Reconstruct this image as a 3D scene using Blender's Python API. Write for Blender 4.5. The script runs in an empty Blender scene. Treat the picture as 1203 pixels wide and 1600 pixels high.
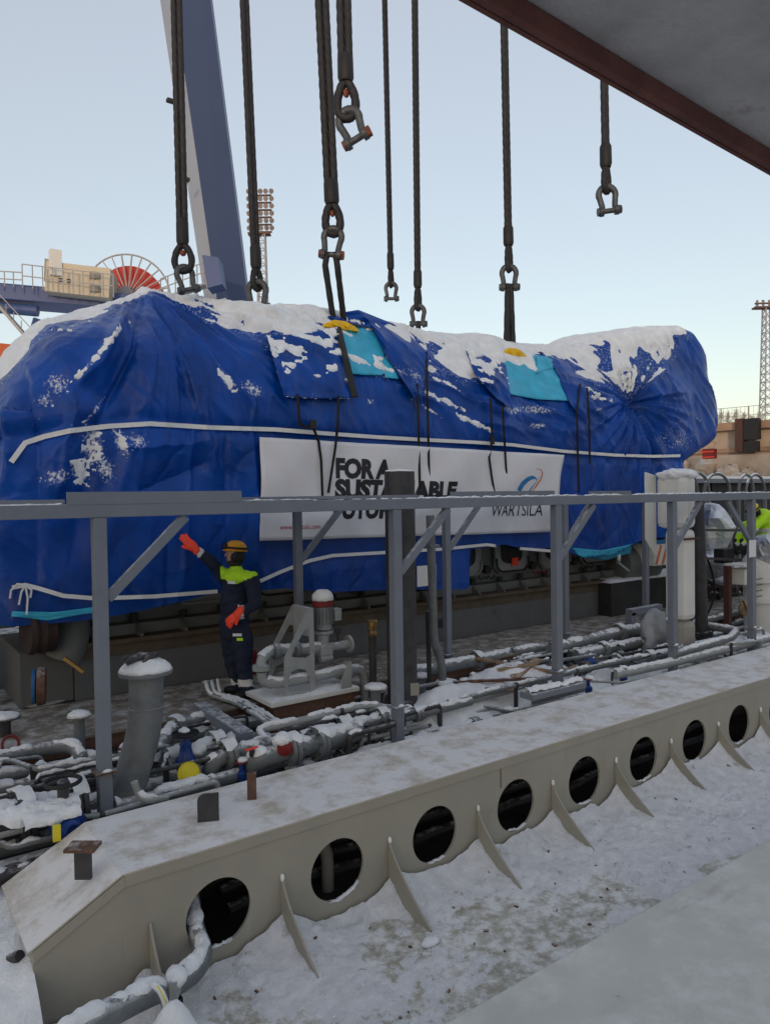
import bpy, bmesh, math, random
import numpy as np
from mathutils import Vector, Matrix
from mathutils.bvhtree import BVHTree
random.seed(7)
SC = bpy.context.scene
COL = SC.collection

# ------------------------------------------------------------------ camera
FPX, CX, CY = 1150.0, 601.5, 800.0            # focal length and centre in photo pixels (1203 x 1600)
TH, PITCH, ROLL = math.radians(54.3), math.radians(1.25), 0.0143
CAM = Vector((0, 0, 2.3))
_f = Vector((math.cos(TH), math.sin(TH), 0)); _r = Vector((math.sin(TH), -math.cos(TH), 0)); _u = Vector((0, 0, 1))
FW = _f * math.cos(PITCH) - _u * math.sin(PITCH)
U0 = _u * math.cos(PITCH) + _f * math.sin(PITCH)
RT = _r * math.cos(ROLL) - U0 * math.sin(ROLL)
UP = U0 * math.cos(ROLL) + _r * math.sin(ROLL)
cd = bpy.data.cameras.new('camera'); cam = bpy.data.objects.new('camera', cd); COL.objects.link(cam)
cd.sensor_fit = 'VERTICAL'; cd.sensor_height = 24.0; cd.lens = FPX / 1600 * 24.0
cd.clip_start = 0.05; cd.clip_end = 3000
cam.matrix_world = Matrix(((RT.x, UP.x, -FW.x, CAM.x), (RT.y, UP.y, -FW.y, CAM.y), (RT.z, UP.z, -FW.z, CAM.z), (0, 0, 0, 1)))
SC.camera = cam
# ------------------------------------------------------------------ sky, sun, exposure
SUN_EL = math.radians(5.5); SUN_AZ_WORLD = TH + math.radians(172)      # low winter sun, behind the photographer
wd = bpy.data.worlds.new('World'); SC.world = wd; wd.use_nodes = True
nt = wd.node_tree; nt.nodes.clear()
out = nt.nodes.new('ShaderNodeOutputWorld')
sky = nt.nodes.new('ShaderNodeTexSky'); sky.sky_type = 'NISHITA'; sky.sun_disc = False
sky.sun_elevation = SUN_EL; sky.sun_rotation = math.pi / 2 - SUN_AZ_WORLD
sky.air_density = 1.0; sky.dust_density = 1.0; sky.ozone_density = 1.0
b1 = nt.nodes.new('ShaderNodeBackground'); b1.inputs[1].default_value = 0.14
nt.links.new(sky.outputs[0], b1.inputs[0])
b2 = nt.nodes.new('ShaderNodeBackground'); b2.inputs[0].default_value = (0.34, 0.335, 0.36, 1); b2.inputs[1].default_value = 1.0   # thin even high cloud
ad = nt.nodes.new('ShaderNodeAddShader'); nt.links.new(b1.outputs[0], ad.inputs[0]); nt.links.new(b2.outputs[0], ad.inputs[1])
nt.links.new(ad.outputs[0], out.inputs[0])
sl = bpy.data.lights.new('sun', 'SUN'); sl.energy = 1.0; sl.angle = math.radians(2); sl.color = (1, .72, .50)
so = bpy.data.objects.new('sun', sl); COL.objects.link(so)
sd = Vector((math.cos(SUN_AZ_WORLD) * math.cos(SUN_EL), math.sin(SUN_AZ_WORLD) * math.cos(SUN_EL), math.sin(SUN_EL)))
so.rotation_euler = (-sd).to_track_quat('-Z', 'Y').to_euler(); so.location = sd * 30 + Vector((0, 0, 8))
SC.view_settings.view_transform = 'Standard'; SC.view_settings.look = 'None'
SC.view_settings.exposure = 0.16; SC.view_settings.gamma = 1.0

# ------------------------------------------------------------------ pixel rays
def ray(px, py):
    return FW + RT * ((px - CX) / FPX) + UP * ((CY - py) / FPX)
def P(px, py, X=None, Y=None, Z=None, D=None):
    d = ray(px, py)
    if D is not None: t = D
    elif X is not None: t = (X - CAM.x) / d.x
    elif Y is not None: t = (Y - CAM.y) / d.y
    else: t = (Z - CAM.z) / d.z
    return CAM + d * t

# ------------------------------------------------------------------ noise
_rs = np.random.RandomState(3); _T = _rs.rand(256, 256)
def vn(x, y):
    x = np.asarray(x, float); y = np.asarray(y, float)
    xi = np.floor(x).astype(int); yi = np.floor(y).astype(int); fx = x - xi; fy = y - yi
    fx = fx * fx * (3 - 2 * fx); fy = fy * fy * (3 - 2 * fy)
    a = _T[xi & 255, yi & 255]; b = _T[(xi + 1) & 255, yi & 255]; c = _T[xi & 255, (yi + 1) & 255]; d = _T[(xi + 1) & 255, (yi + 1) & 255]
    return (a * (1 - fx) + b * fx) * (1 - fy) + (c * (1 - fx) + d * fx) * fy
def fbm(x, y, o=4):
    s = 0; a = .5; n = 0
    for i in range(o):
        s = s + a * vn(np.asarray(x) * 2 ** i + 17.3 * i, np.asarray(y) * 2 ** i + 9.1 * i); n += a; a *= .5
    return s / n
def sst(a, b, x):
    t = np.clip((np.asarray(x, float) - a) / (b - a), 0, 1); return t * t * (3 - 2 * t)

# ------------------------------------------------------------------ materials
MATS = {}
def mat(name, col, rough=.6, metal=0., var=.18, scale=6., bump=.0, bscale=40., frost=0., fthr=.45, fscale=5., dirt=None, dscale=2.5, dthr=.58, spec=.4, coords='Object', stretch=None):
    if name in MATS: return MATS[name]
    m = bpy.data.materials.new(name); m.use_nodes = True; MATS[name] = m
    n = m.node_tree.nodes; L = m.node_tree.links; b = n['Principled BSDF']
    b.inputs['Roughness'].default_value = rough; b.inputs['Metallic'].default_value = metal
    b.inputs['Specular IOR Level'].default_value = spec
    geo = n.new('ShaderNodeNewGeometry')
    vec = geo.outputs['Position']
    if stretch:
        mp = n.new('ShaderNodeMapping'); mp.inputs['Scale'].default_value = stretch; L.new(vec, mp.inputs[0]); vec = mp.outputs[0]
    def noise(s, det=6, r=.6, v=None):
        t = n.new('ShaderNodeTexNoise'); t.inputs['Scale'].default_value = s; t.inputs['Detail'].default_value = det; t.inputs['Roughness'].default_value = r
        L.new(v or vec, t.inputs['Vector']); return t.outputs['Fac']
    def mrange(src, a, bb, c=0., d=1.):
        t = n.new('ShaderNodeMapRange'); t.inputs[1].default_value = a; t.inputs[2].default_value = bb; t.inputs[3].default_value = c; t.inputs[4].default_value = d
        t.clamp = True; L.new(src, t.inputs[0]); return t.outputs[0]
    def mix(f, c1, c2):
        t = n.new('ShaderNodeMix'); t.data_type = 'RGBA'
        if isinstance(f, (int, float)): t.inputs[0].default_value = f
        else: L.new(f, t.inputs[0])
        for k, c in ((6, c1), (7, c2)):
            if isinstance(c, tuple): t.inputs[k].default_value = (*c, 1)
            else: L.new(c, t.inputs[k])
        return t.outputs[2]
    def mul(a, bb):
        t = n.new('ShaderNodeMath'); t.operation = 'MULTIPLY'; L.new(a, t.inputs[0])
        if isinstance(bb, (int, float)): t.inputs[1].default_value = bb
        else: L.new(bb, t.inputs[1])
        return t.outputs[0]
    c = mix(mrange(noise(scale), .3, .7), tuple(x * (1 - var) for x in col), tuple(min(1, x * (1 + var)) for x in col))
    if dirt:
        c = mix(mrange(noise(dscale, 9, .7), dthr, dthr + .12), c, dirt)
    rr = None
    if frost > 0:
        sp = n.new('ShaderNodeSeparateXYZ'); L.new(geo.outputs['Normal'], sp.inputs[0])
        up = mrange(sp.outputs[2], .45, .85)
        fm = mul(mul(mrange(noise(fscale, 10, .72), fthr - .08, fthr + .1), up), frost)
        c = mix(fm, c, (.82, .83, .86)); 
        rmx = n.new('ShaderNodeMapRange'); rmx.inputs[3].default_value = rough; rmx.inputs[4].default_value = .95; L.new(fm, rmx.inputs[0]); L.new(rmx.outputs[0], b.inputs['Roughness'])
    L.new(c, b.inputs['Base Color'])
    if bump > 0:
        bp = n.new('ShaderNodeBump'); bp.inputs['Strength'].default_value = bump; bp.inputs['Distance'].default_value = .02
        L.new(noise(bscale, 5, .65), bp.inputs['Height']); L.new(bp.outputs[0], b.inputs['Normal'])
    return m

def add_streaks(m, col, sc, thr, amt):      # rust and dirt runs
    n = m.node_tree.nodes; L = m.node_tree.links; b = n['Principled BSDF']; src = b.inputs['Base Color'].links[0].from_socket
    g = n.new('ShaderNodeNewGeometry'); mp = n.new('ShaderNodeMapping'); mp.inputs['Scale'].default_value = sc; L.new(g.outputs['Position'], mp.inputs[0])
    t = n.new('ShaderNodeTexNoise'); t.inputs['Scale'].default_value = 1; t.inputs['Detail'].default_value = 7; t.inputs['Roughness'].default_value = .65; L.new(mp.outputs[0], t.inputs['Vector'])
    r = n.new('ShaderNodeMapRange'); r.inputs[1].default_value = thr; r.inputs[2].default_value = thr + .14; r.inputs[4].default_value = amt; L.new(t.outputs['Fac'], r.inputs[0])
    x = n.new('ShaderNodeMix'); x.data_type = 'RGBA'; L.new(r.outputs[0], x.inputs[0]); L.new(src, x.inputs[6]); x.inputs[7].default_value = (*col, 1); L.new(x.outputs[2], b.inputs['Base Color'])
M_snow = mat('snow', (.83, .85, .88), .95, var=.09, scale=7, bump=.9, bscale=34, spec=.15)
M_dsnow = mat('trodden snow', (.78, .79, .82), .95, var=.13, scale=9, bump=1., bscale=60, dirt=(.36, .335, .29), dscale=7, dthr=.585, spec=.2)
M_gird = mat('girder paint', (.33, .312, .262), .55, var=.07, scale=2.2, bump=.05, bscale=70, dirt=(.285, .26, .205), dscale=1.3, dthr=.6)
add_streaks(M_gird, (.17, .115, .075), (9, 9, .55), .63, .55); add_streaks(M_gird, (.40, .40, .38), (14, 14, 1.2), .62, .35); add_streaks(M_gird, (.12, .10, .085), (40, 40, 40), .70, .6)
M_girdtop = mat('frosted girder top', (.47, .43, .37), .8, var=.12, scale=3, bump=.25, bscale=60, frost=.72, fthr=.44, fscale=3.4, dirt=(.26, .21, .16), dscale=3, dthr=.64)
M_deck = mat('deck paint', (.35, .335, .275), .6, var=.15, scale=2.5, bump=.15, bscale=50, frost=.75, fthr=.49, fscale=9)
M_fore = mat('grey deck sheet', (.48, .485, .46), .55, var=.10, scale=1.6, bump=.08, bscale=90, frost=.35, fthr=.56, fscale=2.6, dirt=(.2, .2, .18), dscale=3.5, dthr=.66)
M_gal = mat('grey blue paint', (.165, .185, .225), .5, var=.06, scale=4, bump=.05, bscale=90, frost=.7, fthr=.50, fscale=14)
M_galn = mat('grey blue paint clean', (.165, .185, .225), .5, var=.06, scale=4, bump=.05, bscale=90)
add_streaks(M_gal, (.10, .065, .05), (26, 26, 5), .66, .6); add_streaks(M_galn, (.10, .065, .05), (26, 26, 5), .68, .55); add_streaks(M_galn, (.30, .32, .35), (9, 9, 2), .6, .35)
M_pipe = mat('pipe primer', (.14, .152, .16), .5, var=.25, scale=7, bump=.12, bscale=50, frost=.8, fthr=.50, fscale=16)
M_pipel = mat('pale pipe paint', (.30, .32, .325), .5, var=.12, scale=8, bump=.1, frost=.75, fthr=.55, fscale=14)
M_piped = mat('dark steel', (.042, .042, .046), .55, var=.3, scale=8, bump=.15, frost=.5, fthr=.55, fscale=14)
M_rust = mat('rusty steel', (.12, .065, .045), .85, var=.35, scale=12, bump=.3, bscale=60, frost=.5, fthr=.55, fscale=10)
M_over = mat('overhead steel', (.40, .385, .39), .8, var=.2, scale=5, bump=.35, bscale=55, dirt=(.28, .25, .25), dscale=5, dthr=.58)
M_overr = mat('overhead rust', (.13, .05, .04), .85, var=.25, scale=9, bump=.3, bscale=70)
M_floor = mat('steel floor plates', (.20, .175, .145), .75, var=.25, scale=3, bump=.25, bscale=40, frost=.55, fthr=.54, fscale=5, dirt=(.10, .07, .05), dscale=2.5, dthr=.56)
add_streaks(M_fore, (.26, .25, .225), (1.2, 5, 5), .60, .5); add_streaks(M_fore, (.12, .11, .10), (22, 22, 22), .72, .7); add_streaks(M_fore, (.62, .64, .66), (7, 2, 5), .66, .5)
M_trench = mat('trench steel', (.07, .065, .06), .85, var=.3, scale=4, bump=.3, frost=.6, fthr=.5, fscale=3)
M_tarp = mat('blue tarpaulin', (.0010, .050, .29), .30, var=.32, scale=1.6, bump=.25, bscale=34, spec=.24)
def add_creases(m, sc, st, dist=.03):      # sharp fold relief in the sheet
    n = m.node_tree.nodes; L = m.node_tree.links; b = n['Principled BSDF']; old = b.inputs['Normal'].links[0].from_node
    g = n.new('ShaderNodeNewGeometry'); t = n.new('ShaderNodeTexNoise'); t.noise_type = 'RIDGED_MULTIFRACTAL'; t.inputs['Scale'].default_value = sc; t.inputs['Detail'].default_value = 4; t.inputs['Distortion'].default_value = .5
    L.new(g.outputs['Position'], t.inputs['Vector']); bp = n.new('ShaderNodeBump'); bp.inputs['Strength'].default_value = st; bp.inputs['Distance'].default_value = dist
    L.new(t.outputs['Fac'], bp.inputs['Height']); L.new(bp.outputs[0], old.inputs['Normal'])
add_creases(M_tarp, 1.5, .75, .09); add_creases(M_tarp, 5.5, .6, .03); add_creases(M_tarp, 14, .35, .012)
def add_dust(m):                 # powder snow caught on the sheet, where the 'dust' attribute says so
    n = m.node_tree.nodes; L = m.node_tree.links; b = n['Principled BSDF']; src = b.inputs['Base Color'].links[0].from_socket
    at = n.new('ShaderNodeAttribute'); at.attribute_name = 'dust'; g = n.new('ShaderNodeNewGeometry')
    t = n.new('ShaderNodeTexNoise'); t.inputs['Scale'].default_value = 30; t.inputs['Detail'].default_value = 9; t.inputs['Roughness'].default_value = .72; L.new(g.outputs['Position'], t.inputs['Vector'])
    s = n.new('ShaderNodeMath'); s.operation = 'ADD'; L.new(at.outputs['Fac'], s.inputs[0]); L.new(t.outputs['Fac'], s.inputs[1])
    r = n.new('ShaderNodeMapRange'); r.inputs[1].default_value = .98; r.inputs[2].default_value = 1.12; L.new(s.outputs[0], r.inputs[0])
    x = n.new('ShaderNodeMix'); x.data_type = 'RGBA'; L.new(r.outputs[0], x.inputs[0]); L.new(src, x.inputs[6]); x.inputs[7].default_value = (.70, .73, .80, 1); L.new(x.outputs[2], b.inputs['Base Color'])
add_dust(M_tarp)
M_cyan = mat('light blue sheet', (.035, .40, .62), .45, var=.15, scale=5, bump=.4, bscale=20)
M_girdin = mat('shaded girder inside', (.045, .04, .036), .8, var=.3, scale=4, bump=.2)  # near black colour carries the shade inside the box, behind the holes
M_ban = mat('banner cloth', (.66, .67, .72), .6, var=.04, scale=3, bump=.12, bscale=14)
M_ink = mat('black print', (.012, .013, .018), .6, var=.05)
M_red = mat('red print', (.45, .05, .06), .6, var=.05)
M_blp = mat('blue print', (.02, .17, .42), .6, var=.05)
M_orp = mat('orange print', (.62, .16, .06), .6, var=.05)
M_strap = mat('white webbing', (.72, .73, .74), .8, var=.06, scale=30, bump=.2, bscale=120)
M_bstrap = mat('black webbing', (.010, .010, .012), .8, var=.1, scale=20)
M_rope = mat('greased wire rope', (.026, .026, .029), .6, metal=.3, var=.35, scale=14, bump=.2, bscale=120)
M_shk = mat('shackle steel', (.085, .09, .095), .5, metal=.5, var=.3, scale=12, bump=.15, bscale=60)
M_shr = mat('shackle orange wear', (.20, .055, .032), .6, metal=.2, var=.4, scale=18)
M_boom = mat('crane blue', (.040, .066, .155), .45, var=.07, scale=.35, bump=.03)
M_bridge = mat('bridge blue', (.045, .085, .23), .5, var=.06, scale=.5)
M_booml = mat('crane pale grey', (.30, .33, .385), .5, var=.06, scale=.4)
M_beige = mat('machinery beige', (.50, .46, .37), .6, var=.05, scale=.8)
M_cred = mat('reel red', (.42, .025, .025), .55, var=.12, scale=1)
M_rail = mat('crane rail grey', (.33, .33, .34), .6, var=.1)
M_dark = mat('dark machine', (.025, .026, .028), .7, var=.3, scale=4, bump=.2)
M_eng = mat('engine grey', (.125, .135, .135), .5, var=.12, scale=3, bump=.1)
M_engl = mat('engine cover grey', (.26, .275, .28), .5, var=.1, scale=5)
M_bed = mat('engine bed grey', (.105, .11, .115), .7, var=.12, scale=2, bump=.1, dirt=(.07, .065, .06), dscale=2)
M_bedb = mat('bed flange brown', (.085, .067, .048), .8, var=.25, scale=5, bump=.2)
M_hi = mat('fluorescent orange', (.92, .075, .035), .6, var=.08)
M_yel = mat('lifting yellow', (.82, .50, .015), .5, var=.15, scale=6)
M_ycap = mat('yellow plastic', (.66, .56, .03), .4, var=.1)
M_blue = mat('valve blue', (.012, .045, .21), .4, var=.2, scale=10)
M_vred = mat('valve red', (.17, .014, .016), .5, var=.2)
M_brass = mat('brass', (.30, .20, .08), .4, metal=.7, var=.2)
M_white = mat('white paint', (.66, .66, .63), .5, var=.05, scale=3, bump=.05)
M_tan = mat('grey tan primer', (.30, .285, .25), .6, var=.1, scale=3)
M_wood = mat('raw timber', (.30, .20, .12), .8, var=.3, scale=12, bump=.2, frost=.4, fthr=.55, fscale=12)
M_paper = mat('paper', (.70, .70, .72), .8, var=.03)
M_foil = mat('aluminium foil', (.62, .64, .68), .3, metal=1., var=.1, scale=12, bump=1.0, bscale=14)
M_navy = mat('navy workwear', (.011, .017, .042), .85, var=.25, scale=9, bump=.35, bscale=30)
M_hiv = mat('fluorescent yellow', (.46, .80, .02), .7, var=.1, scale=12, bump=.3, bscale=30)
M_refl = mat('reflective tape', (.62, .63, .65), .45, var=.05)
M_skin = mat('skin', (.42, .24, .18), .6, var=.08)
M_helm = mat('helmet yellow', (.68, .33, .015), .35, var=.08)
M_blk = mat('black rubber', (.012, .012, .013), .6, var=.2)
M_conc = mat('quay concrete', (.42, .34, .27), .85, var=.12, scale=.7, bump=.2, bscale=6, dirt=(.28, .2, .15), dscale=.8, dthr=.55)
M_cap = mat('quay rusty edge', (.33, .21, .145), .85, var=.2, scale=1.2, dirt=(.16, .09, .06), dscale=1.5, dthr=.55)
M_rock = mat('quay rock', (.40, .33, .27), .95, var=.25, scale=.9, bump=.9, bscale=3, frost=.6, fthr=.5, fscale=1.2)
M_gnd = mat('snowy ground', (.66, .68, .71), .95, var=.12, scale=.2, bump=.2, bscale=2)
M_twig = mat('frosted twigs', (.42, .40, .37), .9, var=.15)
M_lamp = mat('floodlight housing', (.20, .17, .165), .6, var=.3, scale=1)
M_brown = mat('brown primer', (.075, .032, .025), .7, var=.15)
M_film = mat('cloudy film', (.34, .37, .41), .35, var=.15, scale=9, bump=.5, bscale=14)

# ------------------------------------------------------------------ mesh builder
def frame_for(d):
    d = d.normalized(); a = Vector((0, 0, 1)) if abs(d.z) < .95 else Vector((1, 0, 0))
    x = d.cross(a).normalized(); y = x.cross(d).normalized(); return x, y
def V(*a): return Vector(a)
class MB:
    def __init__(s): s.v = []; s.f = []
    def add(s, vs, fs):
        o = len(s.v); s.v += [tuple(p) for p in vs]; s.f += [tuple(i + o for i in q) for q in fs]; return s
    def box(s, c, size, ax=None):
        hx, hy, hz = size[0] / 2, size[1] / 2, size[2] / 2
        X, Y, Z = ax if ax else (V(1, 0, 0), V(0, 1, 0), V(0, 0, 1)); c = Vector(c)
        vs = [c + X * (hx * i) + Y * (hy * j) + Z * (hz * k) for k in (-1, 1) for j in (-1, 1) for i in (-1, 1)]
        return s.add(vs, [(0, 2, 3, 1), (4, 5, 7, 6), (0, 1, 5, 4), (2, 6, 7, 3), (0, 4, 6, 2), (1, 3, 7, 5)])
    def bx(s, x0, x1, y0, y1, z0, z1):
        return s.box(((x0 + x1) / 2, (y0 + y1) / 2, (z0 + z1) / 2), (abs(x1 - x0), abs(y1 - y0), abs(z1 - z0)))
    def bar(s, a, b, w, h=None, up=None):
        a = Vector(a); b = Vector(b); h = h or w; d = b - a; L = d.length; d = d / L
        u = up or (V(0, 0, 1) if abs(d.z) < .95 else V(0, 1, 0)); x = d.cross(u).normalized(); y = x.cross(d).normalized()
        return s.box((a + b) / 2, (w, L, h), (x, d, y))
    def tube(s, pts, r, n=10, cap=True):
        pts = [Vector(p) for p in pts]; N = len(pts)
        rs = r if isinstance(r, (list, tuple)) else [r] * N
        vs = []; fs = []; x = None
        for i, p in enumerate(pts):
            d = (pts[min(i + 1, N - 1)] - pts[max(i - 1, 0)]).normalized()
            if x is None: x, y = frame_for(d)
            else:
                x = x - d * x.dot(d)
                if x.length < 1e-6: x, _ = frame_for(d)
                x.normalize(); y = x.cross(d)
            for k in range(n):
                a = 2 * math.pi * k / n; vs.append(p + (x * math.cos(a) + y * math.sin(a)) * rs[i])
        for i in range(N - 1):
            for k in range(n):
                k2 = (k + 1) % n; fs.append((i * n + k, i * n + k2, (i + 1) * n + k2, (i + 1) * n + k))
        if cap: fs.append(tuple(range(n - 1, -1, -1))); fs.append(tuple((N - 1) * n + k for k in range(n)))
        return s.add(vs, fs)
    def cyl(s, a, b, r, n=16, r2=None): return s.tube([a, b], [r, r if r2 is None else r2], n)
    def lathe(s, c, ax, prof, n=20):
        c = Vector(c); ax = Vector(ax).normalized(); x, y = frame_for(ax); vs = []; fs = []
        for (r, h) in prof:
            for k in range(n):
                a = 2 * math.pi * k / n; vs.append(c + ax * h + (x * math.cos(a) + y * math.sin(a)) * max(r, 1e-4))
        for i in range(len(prof) - 1):
            for k in range(n):
                k2 = (k + 1) % n; fs.append((i * n + k, i * n + k2, (i + 1) * n + k2, (i + 1) * n + k))
        fs.append(tuple(range(n - 1, -1, -1))); fs.append(tuple((len(prof) - 1) * n + k for k in range(n)))
        return s.add(vs, fs)
    def prism(s, poly, o, ux, uy, t):
        o = Vector(o); n = len(poly); t = Vector(t)
        a = [o + ux * p[0] + uy * p[1] for p in poly]; vs = a + [p + t for p in a]
        fs = [tuple(range(n - 1, -1, -1)), tuple(range(n, 2 * n))] + [(i, (i + 1) % n, n + (i + 1) % n, n + i) for i in range(n)]
        return s.add(vs, fs)
    def holed(s, outer, holes, o, ux, uy, t):
        o = Vector(o); t = Vector(t); bm = bmesh.new(); es = []; loops = [outer] + holes; vv = []
        for lp in loops:
            q = [bm.verts.new(o + ux * p[0] + uy * p[1]) for p in lp]; vv.append(q)
            for i in range(len(q)): es.append(bm.edges.new((q[i], q[(i + 1) % len(q)])))
        bmesh.ops.triangle_fill(bm, edges=es, use_beauty=True)
        bm.verts.index_update(); vs = [v.co.copy() for v in bm.verts]; n = len(vs)
        fs = [tuple(v.index for v in f.verts) for f in bm.faces]
        al = fs + [tuple(i + n for i in reversed(f)) for f in fs]; k = 0
        for lp in loops:
            m = len(lp)
            for i in range(m): al.append((k + i, k + (i + 1) % m, n + k + (i + 1) % m, n + k + i))
            k += m
        bm.free(); return s.add(vs + [p + t for p in vs], al)
    def grid(s, A):
        m, n = A.shape[:2]; vs = [tuple(p) for p in A.reshape(-1, 3)]
        fs = [(i * n + j, i * n + j + 1, (i + 1) * n + j + 1, (i + 1) * n + j) for i in range(m - 1) for j in range(n - 1)]
        return s.add(vs, fs)
    def ball(s, c, r, n=10, ax=None):
        rx, ry, rz = r if isinstance(r, tuple) else (r, r, r); c = Vector(c); vs = []; fs = []
        X, Y, Z = ax if ax else (V(1, 0, 0), V(0, 1, 0), V(0, 0, 1))
        for i in range(n + 1):
            t = math.pi * i / n
            for k in range(2 * n):
                a = math.pi * k / n; st = max(math.sin(t), 1e-3)
                vs.append(c + X * (rx * st * math.cos(a)) + Y * (ry * st * math.sin(a)) + Z * (rz * math.cos(t)))
        for i in range(n):
            for k in range(2 * n):
                k2 = (k + 1) % (2 * n); fs.append((i * 2 * n + k, (i + 1) * 2 * n + k, (i + 1) * 2 * n + k2, i * 2 * n + k2))
        return s.add(vs, fs)
    def build(s, name, m, parent=None, smooth=False, bevel=0, flip=True):
        me = bpy.data.meshes.new(name)
        if parent is not None: off = Vector(parent['_o'])
        else:
            a = np.array(s.v); lo = a.min(0); hi = a.max(0); off = Vector(((lo[0] + hi[0]) / 2, (lo[1] + hi[1]) / 2, lo[2]))
        a = np.array(s.v, float) - np.array(off)
        me.from_pydata(a.tolist(), [], s.f)
        if flip:
            bm = bmesh.new(); bm.from_mesh(me); bmesh.ops.recalc_face_normals(bm, faces=bm.faces); bm.to_mesh(me); bm.free()
        ms = m if isinstance(m, (list, tuple)) else [m]
        for q in ms: me.materials.append(q)
        if smooth:
            me.polygons.foreach_set('use_smooth', [True] * len(me.polygons))
            if smooth != 'all':
                try: me.set_sharp_from_angle(angle=math.radians(42))
                except Exception: pass
        o = bpy.data.objects.new(name, me); COL.objects.link(o); ALL.append(o)
        if parent is not None: o.parent = parent
        else: o.location = off
        o['_o'] = tuple(off)
        if bevel:
            bv = o.modifiers.new('bevel', 'BEVEL'); bv.width = bevel; bv.segments = 2; bv.limit_method = 'ANGLE'
        return o
ALL = []
def thing(name, label, cat, loc=(0, 0, 0), group=None):
    o = bpy.data.objects.new(name, None); COL.objects.link(o); o.location = loc; o.empty_display_size = .2
    o['_o'] = tuple(loc); ALL.append(o); o['label'] = label; o['category'] = cat
    if group: o['group'] = group
    return o
def tag(o, label, cat, group=None):
    o['label'] = label; o['category'] = cat
    if group: o['group'] = group
    return o
def struct(o): o['kind'] = 'structure'; return o
def stuff(o, label=None, cat=None):
    o['kind'] = 'stuff'
    if label: o['label'] = label
    if cat: o['category'] = cat
    return o
def chaikin(pts, it=2):
    pts = [Vector(p) for p in pts]
    for _ in range(it):
        q = [pts[0]]
        for a, b in zip(pts[:-1], pts[1:]): q += [a.lerp(b, .25), a.lerp(b, .75)]
        q.append(pts[-1]); pts = q
    return pts
def fillet(pts, rad):
    pts = [Vector(p) for p in pts]
    if len(pts) < 3: return pts
    out = [pts[0]]
    for a, b, c in zip(pts[:-2], pts[1:-1], pts[2:]):
        k1 = min(rad, (a - b).length * .48); k2 = min(rad, (c - b).length * .48)
        p = b + (a - b).normalized() * k1; q = b + (c - b).normalized() * k2
        for i in range(6):
            t = i / 5; out.append(p * (1 - t) ** 2 + b * 2 * t * (1 - t) + q * t ** 2)
    out.append(pts[-1]); return out
def resample(pts, step):
    pts = [Vector(p) for p in pts]; L = [0]
    for a, b in zip(pts[:-1], pts[1:]): L.append(L[-1] + (b - a).length)
    n = max(2, int(L[-1] / step) + 1); o = []; j = 0
    for i in range(n):
        s = L[-1] * i / (n - 1)
        while j < len(L) - 2 and L[j + 1] < s: j += 1
        d = L[j + 1] - L[j]; o.append(pts[j].lerp(pts[j + 1], (s - L[j]) / d if d > 1e-9 else 0))
    return o
SNOWCAPS = MB()
def snowcap(pts, r, T=.035, amt=.62, target=None):
    tg = target or SNOWCAPS
    T = T * .5; amt = amt - .06; ps = resample(pts, .022); n = 11; rows = []; sx = random.random() * 90
    for i, p in enumerate(ps):
        d = (ps[min(i + 1, len(ps) - 1)] - ps[max(i - 1, 0)]).normalized()
        if abs(d.z) > .8:
            if len(rows) > 2: tg.grid(np.array(rows))
            rows = []; continue
        up = (V(0, 0, 1) - d * d.z).normalized(); sd_ = d.cross(up)
        g = float(fbm(sx + i * .11, sx, 4)); g2 = float(vn(sx + i * .33, 7.7)); cover = float(sst(1 - amt - .12, 1 - amt + .12, g))
        ah = math.radians(26 + 36 * g2); row = []
        for k in range(n):
            t = -1 + 2 * k / (n - 1); a = t * ah; prof = max(0., 1 - t * t) ** .6
            rr = r * .97 + (T * (0.1 + 1.0 * g + .9 * float(vn(sx + i * .55, k * .9))) * prof + r * .06) * cover - .02 * (1 - cover)
            row.append(p + (up * math.cos(a) + sd_ * math.sin(a)) * rr)
        rows.append(row)
    if len(rows) > 2: tg.grid(np.array(rows))

# ================================================================== setting
X0, X1 = -6., 34.
# dock ground far below and around the hull, out to the horizon
o = MB().bx(-900, 900, -900, 1500, -7.2, -7.0).build('ground', M_gnd); struct(o)
# deck in front of the girder
o = MB().bx(X0, X1, -4, 5.6, -1.0, -.85).build('deck', M_deck); struct(o)
# raised sheet in the foreground, its edge running along the deck
fa = P(640, 1629, Z=-.35); fb = P(1203, 1310, Z=-.35); fd = (fb - fa).normalized(); fa2 = fa - fd * 4; fb2 = fb + fd * 14
nn = V(-fd.y, fd.x, 0); back = -nn * 3.0
o = MB().prism([(0, 0), (1, 0), (1, 1), (0, 1)], fa2, fb2 - fa2, back, V(0, 0, -.49)).build('deck_platform', M_fore, bevel=.012); struct(o)
fore_line = (fa, fd)
# floor the engine stands on, in separate plates, and the sunken trench with the pipework
st = MB().bx(-4, 22, 7.52, 16, -.30, -.02).build('floor', M_trench); struct(st); 
plate_me = None
for i in range(11):
    x = -3.5 + i * 2.2
    MB().bx(x, x + 2.192, 7.48, 8.86, -.018, random.uniform(0, .006)).build('floor_plate', M_floor, st)
MB().bx(-4, 22, 7.50, 7.52, -.16, -.012).build('edge_beam', M_rust, st)
o = MB().bx(-4, 22, 5.44, 7.6, -.75, -.6).build('trench_floor', M_trench); struct(o)
o = MB().bx(-4, 22, 7.535, 7.6, -.6, -.31).build('trench_wall', M_trench); struct(o)

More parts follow.
